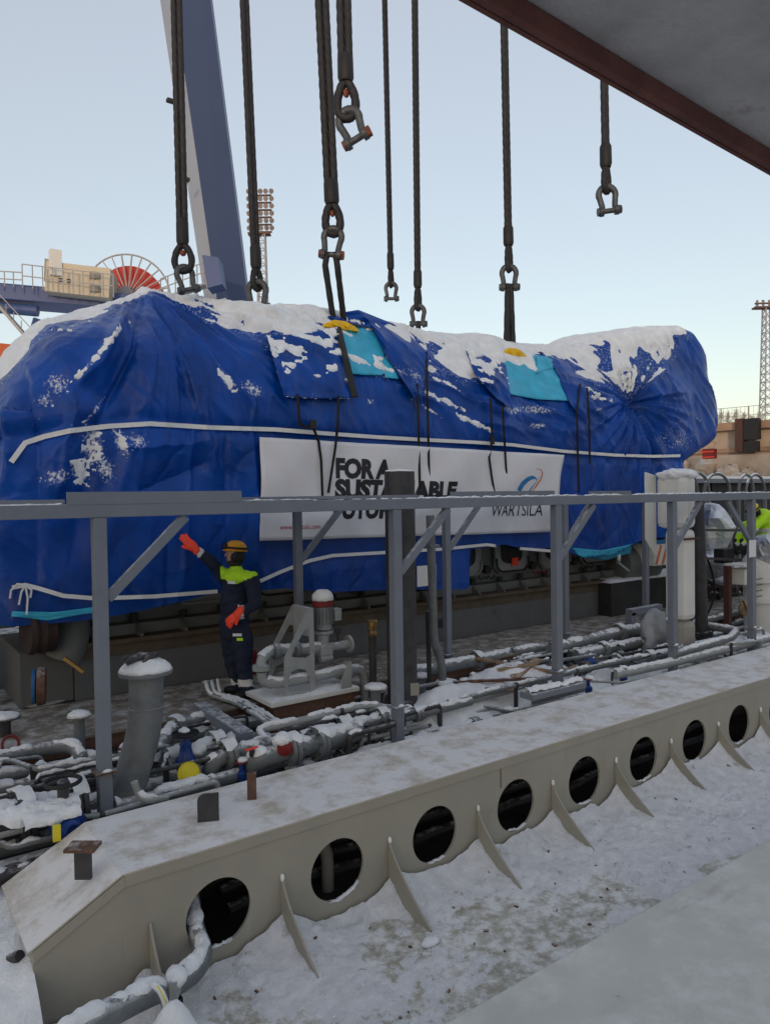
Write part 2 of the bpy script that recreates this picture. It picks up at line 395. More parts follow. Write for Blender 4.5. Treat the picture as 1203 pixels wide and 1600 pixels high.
# unseen hall added behind the photographer to keep the low sun off the hull
dh = thing('unseen_shade_hall', 'long pale unseen hall added to shade the open deck', 'building', (-24, -45, -7))
MB().bx(-60, 12, -50, -40, -7, 12.2).build('wall', M_white, dh, bevel=.05)
MB().bx(-60.5, 12.5, -50.5, -39.5, 12.202, 12.4).build('roof', M_gal, dh)
for z in (1.4, 4.2, 7.0):
    for i in range(16):
        w_ = MB().bx(-56 + i * 4.2, -54.6 + i * 4.2, -40.0, -39.96, z, z + 1.4).build('window', M_blk, dh)
# overhead beam near the camera
ea = P(715, 0, Z=3.31); eb = P(1203, 275, Z=3.31); ed = (eb - ea).normalized(); en = V(ed.y, -ed.x, 0)
if en.y > 0: en = -en
bm_ = thing('steel_beam', 'wide grey steel box beam with rusty lower edge passing overhead', 'beam', tuple(ea - ed * 12))
p0 = ea - ed * 12; L = 34
MB().prism([(0, 0), (L, 0), (L, .75), (0, .75)], p0 + en * .012 + V(0, 0, .055), ed, en, V(0, 0, .7)).build('box_section', M_over, bm_, bevel=.01)
MB().prism([(0, 0), (L, 0), (L, .012), (0, .012)], p0, ed, en, V(0, 0, .5)).build('face_strip', M_overr, bm_)
MB().prism([(0, 0), (L, 0), (L, .022), (0, .022)], p0 + en * .0125 , ed, en, V(0, 0, .054)).build('edge_flange', M_overr, bm_, bevel=.006)

# ================================================================== girder with round holes
GX, GP, GR, GZ = 1.90, .93, .229, -.46; NH = 22
gd = thing('box_girder', 'long pale grey steel girder with a row of round holes and frosted top', 'girder', (GX, 5.05, -.85))
XE = .766; XR = GX + GP * (NH - .5); WT = .022
outer = [(XE, -.85), (XR, -.85), (XR, -.012), (1.27, -.012), (XE, -.28)]
def circ(cx, cz, r, n=40): return [(cx + r * math.cos(-2 * math.pi * k / n), cz + r * math.sin(-2 * math.pi * k / n)) for k in range(n)]
holes = [circ(GX + GP * i, GZ, GR) for i in range(NH)]
UX, UZ, UY = V(1, 0, 0), V(0, 0, 1), V(0, 1, 0)
MB().holed(outer, holes, V(0, 4.6, 0), UX, UZ, V(0, WT, 0)).build('web', M_gird, gd)
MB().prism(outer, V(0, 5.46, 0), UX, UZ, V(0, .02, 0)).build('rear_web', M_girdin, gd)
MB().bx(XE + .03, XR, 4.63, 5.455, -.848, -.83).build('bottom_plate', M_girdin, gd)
MB().bx(1.3, XR, 4.63, 5.455, -.03, -.0135).build('shade_lining', M_girdin, gd)  # dark sheet under the top plate, painted as shade
MB().prism([(4.622, -.85), (5.46, -.85), (5.46, -.28), (4.622, -.28)], V(XE, 0, 0), UY, UZ, V(.02, 0, 0)).build('end_plate', M_gird, gd)
MB().bx(1.272, XR, 4.585, 5.5, -.012, 0).build('top_plate', M_girdtop, gd)
MB().prism([(XE - .03, -.298), (XE - .03, -.285), (1.2715, -.0005), (1.2715, -.013)], V(0, 4.585, 0), UX, UZ, V(0, .915, 0)).build('sloped_end_plate', M_girdtop, gd)
eb_ = MB().bx(1.29, XR, 4.588, 4.5995, -.088, -.0125)
eb_.prism([(0, 0), (1, 0), (1, -.075), (0, -.075)], V(XE, 4.588, -.292), V(1.29 - XE, 0, .279), V(0, 0, 1), V(0, .0115, 0))
eb_.build('edge_bar', M_gird, gd, bevel=.004)
ax = [math.pi * k / 14 for k in range(8)]
bprof = [(0, .49)] + [(-.50 * (k / 10) ** 1.45 - .012, .49 - .475 * k / 10) for k in range(11)] + [(-.512, 0), (0, 0)]
bmesh0 = None
for i in range(-1, NH):
    x = GX + GP * (i + .5)
    if i == -1: x = 1.44
    if bmesh0 is None:
        b0 = MB().prism(bprof, V(0, 4.598, -.85), UY, UZ, V(.016, 0, 0)); 
        b0.v = [(v[0] + x - .008, v[1], v[2]) for v in b0.v]; ob = b0.build('bracket', M_gird, gd, bevel=.003); bmesh0 = (ob, x)
    else:
        c = bmesh0[0].copy(); COL.objects.link(c); c.parent = gd; c.location = (x - bmesh0[1], 0, 0); ALL.append(c)
wb = MB().tube([V(GX - .465 * 0 + GP * .5 + .012, 4.598, -.84), V(GX + GP * .5 + .012, 4.598, -.36)], .007, 6).build('weld_bead', M_gird, gd, smooth=True)
for i in range(1, NH - 1):
    c = wb.copy(); COL.objects.link(c); c.parent = gd; c.location = (GP * i, 0, 0); ALL.append(c)
for i in (3, 9, 15):
    MB().bx(GX + GP * i - .19, GX + GP * i - .182, 4.596, 4.602, -.60 if False else -.26, -.09).build('weld_seam', M_rust, gd)
# lugs welded on top
def lug_plate(px, py, w, h, t, yaw, round_=True, m=M_piped, z=0):
    b = P(px, py, Z=z); a = math.radians(yaw); ux = V(math.cos(a), math.sin(a), 0); uy = V(-math.sin(a), math.cos(a), 0)
    poly = [(-w / 2, -.005), (w / 2, -.005), (w / 2, h)] + ([(-w / 2 + .05 * (1 - math.sin(k * math.pi / 10)), h - .05 * (1 - math.cos(k * math.pi / 10))) for k in range(6)] if round_ else [(-w / 2, h)])
    return MB().prism(poly, b - uy * t / 2, ux, UZ, uy * t).build('lug', m, gd, bevel=.003)
lug_plate(326, 1283, .15, .20, .02, -25)
lug_plate(394, 1248, .07, .20, .05, -25, False, M_rust)
bp = P(131, 1368, Z=-.03)
MB().box(bp + V(0, 0, .075), (.10, .03, .19), (V(.8, -.6, 0), V(.6, .8, 0), UZ)).build('lug', M_piped, gd)
MB().box(bp + V(0, 0, .18), (.19, .13, .022), (V(.8, -.6, 0), V(.6, .8, 0), UZ)).build('lug_cap', M_rust, gd, bevel=.003)
# rubble of ice and pipes inside the girder, seen through the holes
for yy, zz, r in ((5.15, -.78, .05), (5.3, -.7, .04)):
    q = MB().tube([V(x, yy + .03 * math.sin(x * 3), zz + .02 * math.sin(x * 5)) for x in np.arange(2.2, 9, .25)], r, 8).build('cable_duct', M_piped, smooth=True)
    tag(q, 'dark pipe lying inside the pale grey girder behind its round holes', 'pipe', 'pipes inside the girder')
q = MB().tube(fillet([V(2.98, 5.0, -.85), V(2.98, 5.0, -.45), V(2.62, 5.1, -.25), V(2.4, 5.2, -.2)], .15), .05, 12).build('elbow_pipe', M_tan, smooth=True)
tag(q, 'bent pale pipe seen through a round hole of the girder', 'pipe')

# ---- snow sheets with real thickness (dip under the surface where it is bare)
def snow_sheet(x0, x1, y0, y1, step, zf, name, m, label):
    xs = np.arange(x0, x1 + step, step); ys = np.arange(y0, y1 + step * .5, step)
    Xg, Yg = np.meshgrid(xs, ys); Zg = zf(Xg, Yg)
    o = MB().grid(np.dstack([Xg, Yg, Zg])).build(name, m, smooth='all', flip=False)
    o['kind'] = 'stuff'; o['label'] = label; o['category'] = 'snow'; return o
PRINTS = [(3.2 + .36 * i + random.uniform(-.05, .05), 3.75 + .12 * math.sin(i * .7) + (.09 if i % 2 else -.09), .06 + random.uniform(-.2, .2)) for i in range(17)] + [(random.uniform(3.5, 9), random.uniform(3.3, 4.2), random.uniform(0, 6.2)) for _ in range(16)]
def z_deck(X, Y):
    d = 4.6 - Y
    base = fbm(X * 1.3, Y * 1.3, 5)
    fine = fbm(X * 14, Y * 14, 3)
    bx_ = np.abs(((X - GX) / GP) % 1 - .5) * GP           # distance to the bracket line
    bank = .15 * np.exp(-d / .13) * (.55 + .9 * fbm(X * 2.3, Y * 2, 3)) + .13 * np.exp(-(bx_ / .13) ** 2) * np.exp(-d / .22)
    away = sst(3.5, 7, X) * .035
    bare = sst(.50, .62, fbm(X * 1.0 + 40, Y * 1.6 + 3, 4)) * .06 * (1 - sst(5, 8, X) * .75)
    crust = (fine - .5) * .042 + (fbm(X * 34, Y * 34, 2) - .5) * .022
    pr = 0
    for fx_, fy_, fa_ in PRINTS:
        c_, s_ = math.cos(fa_), math.sin(fa_); u = ((X - fx_) * c_ + (Y - fy_) * s_) / .15; v = (-(X - fx_) * s_ + (Y - fy_) * c_) / (.05 - .008 * np.clip(-u, -1, 1)); r_ = u * u + v * v
        pr = pr + np.where(r_ < 2.2, -.020 * (1 - sst(.7, 1.1, r_)) * (.75 + .25 * np.sign(np.sin(u * 26))) + .010 * np.exp(-((r_ - 1.35) / .3) ** 2), 0)
    return -.85 + bank + (base - .44) * .09 + away - bare + crust * .8 + pr
snow_sheet(.3, 13.5, 2.6, 4.585, .0175, z_deck, 'deck_snow', M_dsnow, 'patchy trodden snow lying on the deck along the girder foot')
def z_end(X, Y):
    return -.87 + .50 * sst(3.9, 4.7, Y) * (.75 + .35 * fbm(X * 2, Y * 2, 3)) + .05 * fbm(X * 9, Y * 9, 3)
snow_sheet(-4, .764, 3.2, 6.3, .03, z_end, 'snow_bank', M_snow, 'smooth snow bank against the end of the girder')
# thin ledges of snow in the hole bottoms
for i in range(10):
    a0, a1 = -2.15 + random.uniform(-.15, .3), -.95 + random.uniform(-.4, .3)
    rows = []
    for k in range(15):
        a = a0 + (a1 - a0) * k / 14; e = math.sin(math.pi * k / 14) ** .5; row = []
        for j in range(5):
            yy = 4.594 + .032 * j / 4; th = (.006 + .022 * random.random()) * e * math.sin(math.pi * (j + .4) / 4.8)
            row.append((GX + GP * i + (GR - th) * math.cos(a), yy, GZ + (GR - th) * math.sin(a)))
        rows.append(row)
    SNOWCAPS.grid(np.array(rows))
    bxp = GX + GP * (i + .5)
    SNOWCAPS.ball((bxp, 4.585, -.365), (.014, .016, .03), 6)
SNOWCAPS.ball(P(672, 1474, Z=-.84) + V(0, 0, .01), (.075, .05, .025), 8)

# ================================================================== platform frame above the trench
YF, YB, ZT, ZB = 5.9, 7.7, 2.27, 2.165
pf = thing('platform_frame', 'grey blue steel walkway frame on square posts with diagonal braces', 'platform', (4.4, 6.8, -.6))
fx = [-1.0, 1.52, 4.36, 6.73, 9.08, 11.16]; bxs = [4.25, 6.56, 8.98, 11.06]
for x in fx:
    MB().box((x, YF, (ZB + .2) / 2), (.1, .1, ZB - .2 - .004), None).build('post', M_galn, pf, bevel=.008)
    MB().bx(x - .08, x + .08, YF - .08, YF + .08, .186, .2).build('base_flange', M_rust if x in (1.52,) else M_gal, pf)
    MB().bx(x - .05, x + .05, YF - .05, YF + .05, -.6, .185).build('stub_post', M_gal, pf, bevel=.006)
for x in bxs:
    MB().box((x, YB, (ZB + .12) / 2), (.09, .09, ZB - .12 - .004)).build('post', M_galn, pf, bevel=.008)
    MB().bx(x - .08, x + .08, YB - .08, YB + .08, .106, .12).build('base_flange', M_gal, pf)
    MB().bx(x - .05, x + .05, YB - .05, YB + .05, -.02, .105).build('stub_post', M_gal, pf)
MB().bx(-3, 11.75, YF - .052, YF + .05, ZB, ZT).build('beam', M_gal, pf, bevel=.006)
MB().bx(2.0, 11.75, YB - .05, YB + .05, ZB, ZT).build('beam', M_gal, pf, bevel=.006)
for x in (-2.9, 4.36, 6.73, 9.08, 11.7):
    MB().bx(x - .04, x + .04, YF + .051, YB - .051, ZB + .02, ZT - .004).build('cross_beam', M_gal, pf)
for x, s in ((-1.0, 1), (1.52, 1), (4.36, 1), (6.73, 1), (9.08, 1), (11.16, -1)):
    MB().bar((x + .05 * s, YF, 1.53), (x + .69 * s, YF, ZB - .01), .055, .075).build('brace', M_gal, pf, bevel=.004)
for x in bxs[:3]:
    MB().bar((x + .045, YB, 1.55), (x + .62, YB, ZB - .01), .05, .07).build('brace', M_gal, pf, bevel=.004)
MB().bx(1.28, 2.69, YF - .055, YF - .047, ZT - .004, ZT + .092).build('toe_board', M_galn, pf, bevel=.002)
MB().bx(6.6, 8.7, YB - .05, YB - .042, ZT - .004, ZT + .075).build('toe_board', M_galn, pf)
MB().bx(9.5, 10.6, YB - .05, YB - .042, ZT - .004, ZT + .06).build('toe_board', M_galn, pf)
def grating(x0, x1):
    g = MB(); z0, z1 = ZT + .001, ZT + .036
    for x in np.arange(x0, x1, .034): g.bx(x, x + .006, YF - .04, YB + .04, z0, z1)
    for y in np.arange(YF - .04, YB + .05, .1): g.bx(x0, x1, y - .003, y + .003, z0 + .006, z1 + .002)
    o = g.build('grating', M_galn, pf); return o
grating(-1.0, 1.27); grating(3.45, 4.62)
MB().bx(2.69, 3.4, YF - .05, YB + .04, ZT + .001, ZT + .008).build('deck_plate', M_gal, pf)
# snow along the beam
snowcap([V(-2.5, YF - .03, ZT - .015), V(1.25, YF - .03, ZT - .015)], .02, .016, .75)
snowcap([V(2.72, YF - .03, ZT - .015), V(11.7, YF - .03, ZT - .015)], .02, .014, .8)
for x in fx[1:]: SNOWCAPS.ball((x + .01, YF - .03, .2), (.045, .035, .028), 6)

# ================================================================== tarpaulin over the engine
YFR = 8.4
ridge = [(1.1, 3.2), (1.3, 3.5), (1.5, 3.85), (1.7, 4.2), (1.9, 4.44), (2.4, 4.64), (2.85, 4.83), (3.2, 5.12), (3.55, 4.99), (4.82, 5.0), (5.9, 5.08), (7., 5.1), (8., 5.06), (9.66, 5.04), (10.6, 5.03), (11.1, 5.1), (11.6, 5.32), (12.2, 5.55), (12.8, 5.72), (13.4, 5.8)]
rX, rZ = [np.array(q) for q in zip(*ridge)]
bot = [(1.1, .98), (2.2, 1.0), (2.9, 1.08), (3.46, 1.15), (4.4, 1.14), (5.2, 1.02), (6.0, .98), (7.5, .86), (7.58, .9), (7.66, 1.46), (8.4, 1.5), (9.0, 1.36), (9.6, 1.4), (10.3, 1.16), (11.2, 1.18), (12, 1.42), (13.4, 1.5)]
bX, bZ = [np.array(q) for q in zip(*bot)]
NX, NT = 620, 420
xs = np.linspace(1.12, 13.4, NX)
ctrl_t = np.array([0, .22, .38, .45, .50, .56, .62, .70, .78, 1.])
S = np.linspace(0, 1, NT)
def smooth1(a, k):
    ker = np.hanning(k + 2)[1:-1]; ker /= ker.sum(); pad = np.pad(a, (k // 2, k // 2), mode='edge'); return np.convolve(pad, ker, 'valid')[:len(a)]
PY = np.zeros((NX, NT)); PZ = np.zeros((NX, NT)); PX = np.zeros((NX, NT))
for i, x in enumerate(xs):
    zt = float(np.interp(x, rX, rZ)); zb = float(np.interp(x, bX, bZ)); ry = 10.0 - .75 * float(sst(11, 13, x))
    w = float(sst(11.2, 12.4, x))
    sh = min(4.0 + .5 * w, zt - .55)
    fy = YFR - .12 * w + .10 * float(sst(2.2, 1.1, x))
    top_front = 9.15 - .45 * w + (.35 * float(np.exp(-((x - 3.1) / .9) ** 2)))
    cY = [fy + .03, fy, fy - .01, fy + .05, fy + .22, top_front, ry, ry + .8, 11.5, 11.6]
    cZ = [zb, 2.4, 3.2, sh - .2, sh + .12, zt - .14, zt, zt - .1, sh, 1.]
    y = np.interp(S, ctrl_t, cY); z = np.interp(S, ctrl_t, cZ)
    y = smooth1(y, 31); z = smooth1(z, 31); z[0] = zb; 
    d0 = np.clip((x - 1.12) / .55, 0, 1); d1 = np.clip((13.4 - x) / .5, 0, 1); k = ((1 - (1 - d0) ** 3) ** (1 / 3)) * ((1 - (1 - d1) ** 3) ** (1 / 3))
    k = .12 + .88 * k
    y = 10 + (y - 10) * k; z = np.where(z > 2.6, 2.6 + (z - 2.6) * (.80 + .20 * k), z)
    PY[i] = y; PZ[i] = z; PX[i] = x
PX = PX + sst(11.3, 13.4, PX) * 1.35 * sst(2.75, 3.55, PZ) * (1 - .22 * sst(5.1, 5.8, PZ))
# a little sag between supports along the top
PZ += sst(4.4, 4.9, PZ) * (fbm(PX * .9, PY * .9 + 5, 3) - .5) * .12
A = np.dstack([PX, PY, PZ])
def normals(A):
    du = np.gradient(A, axis=0); dv = np.gradient(A, axis=1); n = np.cross(du, dv); n /= (np.linalg.norm(n, axis=2, keepdims=True) + 1e-9); return n
N = normals(A)
if N[NX // 2, NT // 6, 1] > 0: N = -N
def radial(cx, cz, k, amp, seed, r0, r1, rend):
    dx = PX - cx; dz = PZ - cz; r = np.hypot(dx, dz) + 1e-6; a = np.arctan2(dx, -dz)
    f = 1 - np.abs(2 * fbm(a * k + seed, r * .22 + seed, 2) - 1) * 2.0
    g = np.clip(f, -1, 1)
    return amp * g * sst(0, r0, r) * (1 - sst(r1, rend, r))
front = sst(.56, .46, S)[None, :] * np.ones((NX, 1))
inban = sst(3.95, 4.3, PX) * (1 - sst(9.5, 9.9, PX)) * sst(1.3, 1.55, PZ) * (1 - sst(3.0, 3.2, PZ))
disp = np.zeros((NX, NT))
disp += radial(3.15, 5.05, 3.6, .07, 3.3, .5, 3.2, 4.6) * (1 - sst(4.6, 6.2, PX))
disp += radial(3.15, 5.05, 11., .022, 8.1, .3, 3.5, 4.8) * (1 - sst(4.8, 6.4, PX))
disp += radial(11.75, 4.0, 4.6, .10, 21.7, .18, .7, 1.9) * front
disp += radial(11.75, 4.0, 13., .028, 4.2, .1, .9, 1.9) * front
disp -= .20 * np.exp(-((PX - 11.75) ** 2 + (PZ - 4.0) ** 2) / .10) * front
disp += (fbm(PX * 1.1 + 3, PZ * .55, 3) - .5) * .16 * (1 - .75 * inban)
vert = 1 - np.abs(2 * fbm(PX * 1.9 + PZ * .25, PZ * .18 + 2, 3) - 1) * 2
disp += vert * .035 * (1 - sst(4.0, 4.6, PZ))
diag = 1 - np.abs(2 * fbm((PX + PZ * .9) * 2.2, (PX - PZ) * .5 + 9, 3) - 1) * 2
disp += diag * .030 * sst(2.6, 3.4, PZ)
wx_ = (fbm(PX * 1.1 + 7, PZ * .9, 3) - .5) * .8; wz_ = (fbm(PX * 1.1, PZ * 1.1 + 19, 3) - .5) * .8
disp += (1 - np.abs(2 * vn((PX + wx_) * 2.9 + PZ * .5, (PZ + wz_) * .6 + PY) - 1)) ** 5 * .026 * (1 - .7 * inban)
disp -= (1 - np.abs(2 * vn((PX + wx_) * 2.3 - PZ * 1.1 + 40, (PZ + wz_) * .8 + PY) - 1)) ** 5 * .020 * (1 - .7 * inban)
disp += (1 - np.abs(2 * vn((PX + wx_) * 7 + PZ * 2, (PZ - wx_) * 3 + PY * 4) - 1)) ** 4 * .009
sag = 1 - np.abs(2 * fbm(PX * .45 + 2, (PZ + .22 * PX) * 3.2, 3) - 1) * 2          # swags hanging below the lifting points
disp += sag * .07 * sst(7.4, 8.2, PX) * (1 - sst(10.6, 11.4, PX)) * sst(3.15, 3.4, PZ) * (1 - sst(4.2, 4.5, PZ))
def fold(a, b, wd_, amp, k=1.):     # one crease from a to b on the front of the sheet (photo pixels turned into X, Z)
    pa = P(*a, Y=YFR + .5 * float(a[1] < 520)); pb = P(*b, Y=YFR); ex, ez = pb.x - pa.x, pb.z - pa.z; L2 = ex * ex + ez * ez
    t = np.clip(((PX - pa.x) * ex + (PZ - pa.z) * ez) / L2, 0, 1); wob = (fbm(t * 4 + a[0], t * 0 + a[1], 2) - .5) * .10
    d = np.hypot(PX - pa.x - ex * t, PZ - pa.z - ez * t) + wob * 0
    sgn = ((PX - pa.x) * ez - (PZ - pa.z) * ex) / math.sqrt(L2) + wob
    ww = wd_ * (.35 + .9 * t)
    return amp * np.exp(-np.abs(sgn) / ww) * np.exp(-np.clip(d - np.abs(sgn), 0, 9) / .12) * sst(0, .12, t) * (1 - sst(.82, 1., t) * .8) * front
for a_ in (((228, 475), (118, 612), .10, .20), ((236, 480), (150, 660), .13, -.17), ((225, 470), (58, 522), .12, .13), ((120, 606), (88, 790), .09, .12), ((150, 640), (110, 905), .12, -.10), ((235, 478), (212, 770), .06, .06), ((238, 476), (262, 960), .09, -.05),
           ((241, 475), (345, 770), .07, .10), ((244, 475), (300, 640), .07, -.07), ((248, 473), (402, 650), .07, .09), ((252, 472), (450, 570), .08, -.07), ((300, 640), (285, 930), .06, .06), ((392, 610), (398, 910), .07, .06), ((350, 660), (352, 900), .06, -.05),
           ((30, 560), (22, 900), .08, .10), ((60, 560), (60, 930), .08, -.08), ((180, 700), (330, 690), .10, .05), ((205, 770), (330, 720), .12, -.07), ((620, 600), (700, 640), .05, .06), ((670, 590), (800, 655), .05, .07), ((660, 560), (770, 610), .05, .05), ((930, 660), (900, 860), .05, .05), ((1000, 660), (1010, 850), .05, .06), ((560, 640), (620, 850), .06, .04)):
    disp += fold(*a_)
disp *= (1 - .72 * inban)
strapz = np.interp(PX, [1.3, 2.5, 4, 7, 9.5, 12.5], [2.95, 3.2, 3.14, 3.04, 2.93, 2.9])
disp -= .045 * np.exp(-((PZ - strapz) / .09) ** 2) * front
A = A + N * disp[:, :, None]
tp = thing('tarpaulin', 'huge creased blue tarpaulin wrapped over the engine with snow on top', 'tarpaulin', (7.2, 9.9, 1.0))
tb = MB().grid(A); TB = BVHTree.FromPolygons([Vector(v) for v in tb.v], tb.f)
main_sheet = tb.build('main_sheet', M_tarp, tp, smooth='all', flip=False)
N2 = normals(A)
if N2[NX // 2, NT // 6, 1] > 0: N2 = -N2
def cast(px, py, off=.02, miss=9.4):
    d = ray(px, py).normalized(); h = TB.ray_cast(CAM, d)
    return (h[0] - d * off) if h[0] is not None else P(px, py, Y=miss)
# --- snow lying on it
sx, sy = PX, PY
nz = N2[:, :, 2]
thrS = np.interp(PX, [1.2, 2.4, 2.9, 3.25, 3.8, 4.4, 5.2, 6, 8, 9.5, 10.5, 11.3, 12.2, 13.4, 14.3], [.56, .55, .57, .595, .55, .515, .492, .495, .50, .50, .53, .50, .475, .53, .59])
edge = S[None, :] - thrS + (fbm(PX * 2.2, PY * 2.2 + PZ * 2, 4) - .5) * .065
flat = sst(.0, .022, edge) * sst(.05, .3, nz)
th = flat * (.025 + .055 * fbm(PX * 1.3, PY * 1.3, 3) + .02 * (fbm(PX * 7, PY * 7, 3) - .4)) * (.75 + .25 * sst(2.2, 3.6, PX))
bare = sst(.60, .70, fbm(PX * .8 + 31, PY * 1.1 + 8, 4)) * sst(.9, .55, nz); th = th * (1 - bare)
def patch(px, py, rx, rz, thr=.5, amt=.03, ang=0.):
    h = cast(px, py, 0); c, s_ = math.cos(ang), math.sin(ang)
    dx = (A[:, :, 0] - h.x); dz = (A[:, :, 2] - h.z); u = (dx * c + dz * s_) / rx; v = (-dx * s_ + dz * c) / rz
    g = np.exp(-(u * u + v * v)) * front
    n_ = fbm(A[:, :, 0] * 15 + px, A[:, :, 2] * 15 + A[:, :, 0] * 5, 5)
    global dust
    w2 = np.exp(-(u * u + v * v) / 2.2) * front; dust = np.maximum(dust, w2 * .55)
    return amt * .8 * sst(thr, thr + .10, g * .46 + n_ * .75 - .10) * (g > .06)
dust = np.maximum(sst(-.045, .0, edge) * .44, sst(.4, .75, nz) * .30) * sst(1.9, 2.4, PZ)
dust = np.maximum(dust, .34 * np.exp(-((PX - 11.9) ** 2 + (PZ - 4.05) ** 2) / .5) * front)
dust = np.maximum(dust, (fbm(PX * .7 + 4, PZ * .9 + 2, 3) - .30) * .80 * sst(2.4, 3.2, PZ))
for a in ((170, 535, .75, .035, .44, .04, .88), (205, 500, .4, .03, .44, .04, .8), (140, 498, .8, .05, .40, .05, .38), (80, 520, .5, .06, .42, .05, .45), (280, 515, .7, .018, .50, .02, -.85), (150, 640, .25, .03, .5, .02, .9), (480, 540, .35, .12, .50, .03, -.2), (760, 590, .4, .10, .50, .03, -.3), (355, 595, .22, .10, .52, .03, -.8), (395, 608, .20, .12, .56, .02, -.5), (145, 700, .16, .30, .52, .03, .1), (125, 735, .14, .20, .5, .03, .2), (190, 690, .10, .25, .55, .03, .3), (215, 690, .15, .12, .55, .02, 0), (165, 730, .12, .22, .58, .02, .2),
          (90, 600, .14, .16, .57, .02, .3), (70, 625, .10, .10, .55, .02, 0), (175, 665, .5, .03, .58, .02, .05), (90, 745, .2, .1, .6, .02, .2),
          (580, 628, .12, .05, .55, .015, 0), (835, 640, .6, .10, .58, .02, 0), (840, 665, .25, .06, .52, .02, 0), (800, 640, .4, .1, .58, .02, 0),
          (690, 625, .55, .045, .46, .04, -.33), (740, 660, .5, .04, .46, .04, -.35), (700, 600, .35, .05, .48, .04, -.4), (670, 640, .4, .03, .5, .03, -.4),
          (935, 622, .45, .045, .46, .03, -.06), (900, 600, .5, .08, .47, .04, -.5), (935, 640, .3, .03, .52, .02, .2), (1050, 620, .3, .02, .6, .02, -.3), (1090, 655, .12, .03, .55, .02, -.5), (1060, 690, .3, .03, .55, .015, .1)):
    th = np.maximum(th, patch(a[0], a[1], a[2], a[3], a[4] + .035, a[5] * .7, a[6]))
at_ = main_sheet.data.attributes.new('dust', 'FLOAT', 'POINT'); at_.data.foreach_set('value', dust.reshape(-1).astype(np.float32))
th = th - .012
SA = A + N2 * th[:, :, None] + np.dstack([th * 0, th * 0, np.clip(th, 0, 1) * .5])
on = th > -.0115
keep = on[:-1, :-1] | on[1:, :-1] | on[:-1, 1:] | on[1:, 1:]
idx = np.arange(NX * NT).reshape(NX, NT); ii, jj = np.nonzero(keep)
fs = np.stack([idx[ii, jj], idx[ii, jj + 1], idx[ii + 1, jj + 1], idx[ii + 1, jj]], 1)
us, inv = np.unique(fs, return_inverse=True); sv = SA.reshape(-1, 3)[us]; fs = inv.reshape(-1, 4)
sb = MB(); sb.v = [tuple(p) for p in sv]; sb.f = [tuple(q) for q in fs.tolist()]
o = sb.build('tarpaulin_snow', M_snow, smooth='all', flip=False); stuff(o, 'snow lying along the top and folds of the blue tarpaulin', 'snow')

# --- flaps and sheets laid on the main sheet
def drape(top, low, nu, nv, off, name, m, wr=.03, seed=0, miss=9.4, parent=None, puff=.0, sub='chaikin'):
    def rs_(pl, n):
        L = [0.]
        for a, b in zip(pl[:-1], pl[1:]): L.append(L[-1] + math.hypot(b[0] - a[0], b[1] - a[1]))
        t = np.linspace(0, L[-1], n); return np.interp(t, L, [p[0] for p in pl]), np.interp(t, L, [p[1] for p in pl])
    tx, ty = rs_(top, nu); lx, ly = rs_(low, nu); G = np.zeros((nv, nu, 3))
    D_ = np.zeros((nv, nu)); dirs = {}
    for j in range(nv):
        for i in range(nu):
            v = j / (nv - 1); px = tx[i] * (1 - v) + lx[i] * v; py = ty[i] * (1 - v) + ly[i] * v
            p = cast(px, py, 0, miss); d = ray(px, py).normalized(); dirs[j, i] = d; D_[j, i] = (p - CAM).length
    for _ in range(6):
        Q = D_.copy(); Q[1:-1, 1:-1] = (D_[1:-1, 1:-1] + D_[:-2, 1:-1] + D_[2:, 1:-1] + D_[1:-1, :-2] + D_[1:-1, 2:]) / 5; D_ = np.minimum(Q, D_ + .0)
    for j in range(nv):
        for i in range(nu):
            v = j / (nv - 1); u = i / (nu - 1)
            w = (1 - abs(2 * float(fbm(seed + u * 3 + v * 1.3, seed + v * 2 - u, 3)) - 1) * 2) * wr + puff * math.sin(math.pi * u) * math.sin(math.pi * min(1, v * 1.1))
            G[j, i] = CAM + dirs[j, i] * (D_[j, i] - off - max(-off * .6, w))
    mb = MB().grid(G); o = mb.build(name, m, parent or tp, smooth='all', flip=False)
    if m is M_tarp:
        dv_ = (fbm(G[..., 0] * 1.7 + seed, G[..., 2] * 2.2, 3) - .25) * .9; a_ = o.data.attributes.new('dust', 'FLOAT', 'POINT'); a_.data.foreach_set('value', dv_.reshape(-1).astype(np.float32))
    so_ = o.modifiers.new('thickness', 'SOLIDIFY'); so_.thickness = .006; so_.offset = 1
    return o, G
CY1, _ = drape([(520, 512), (560, 510), (606, 522)], [(547, 584), (575, 586), (598, 586)], 24, 20, .05, 'inner_sheet', M_cyan, .02, 3)
CY1b, _ = drape([(598, 556), (612, 565)], [(602, 590), (624, 592)], 10, 10, .06, 'inner_sheet', M_cyan, .01, 13)
CY2, _ = drape([(783, 556), (830, 552), (864, 560)], [(795, 616), (840, 624), (888, 626)], 30, 22, .05, 'inner_sheet', M_cyan, .035, 5)
CY3, _ = drape([(838, 557), (862, 556)], [(838, 583), (866, 574)], 10, 10, .11, 'inner_sheet', M_cyan, .01, 15)
F1, G1 = drape([(416, 524), (470, 522), (526, 512)], [(444, 619), (500, 623), (552, 622)], 60, 50, .10, 'flap', M_tarp, .05, 7, puff=.05)
E1, _ = drape([(524, 510), (533, 510)], [(550, 622), (560, 620)], 4, 40, .17, 'flap_edge', M_blk, .0, 7, parent=F1)
F2, G2 = drape([(508, 492), (560, 484), (615, 506), (640, 524), (667, 549)], [(512, 497), (582, 513), (606, 560), (640, 610), (658, 642)], 60, 40, .12, 'flap', M_tarp, .05, 9, miss=9.3, puff=.10)
F3, G3 = drape([(728, 548), (765, 556), (790, 570)], [(742, 585), (775, 622), (801, 640)], 40, 34, .10, 'flap', M_tarp, .05, 11, puff=.05)
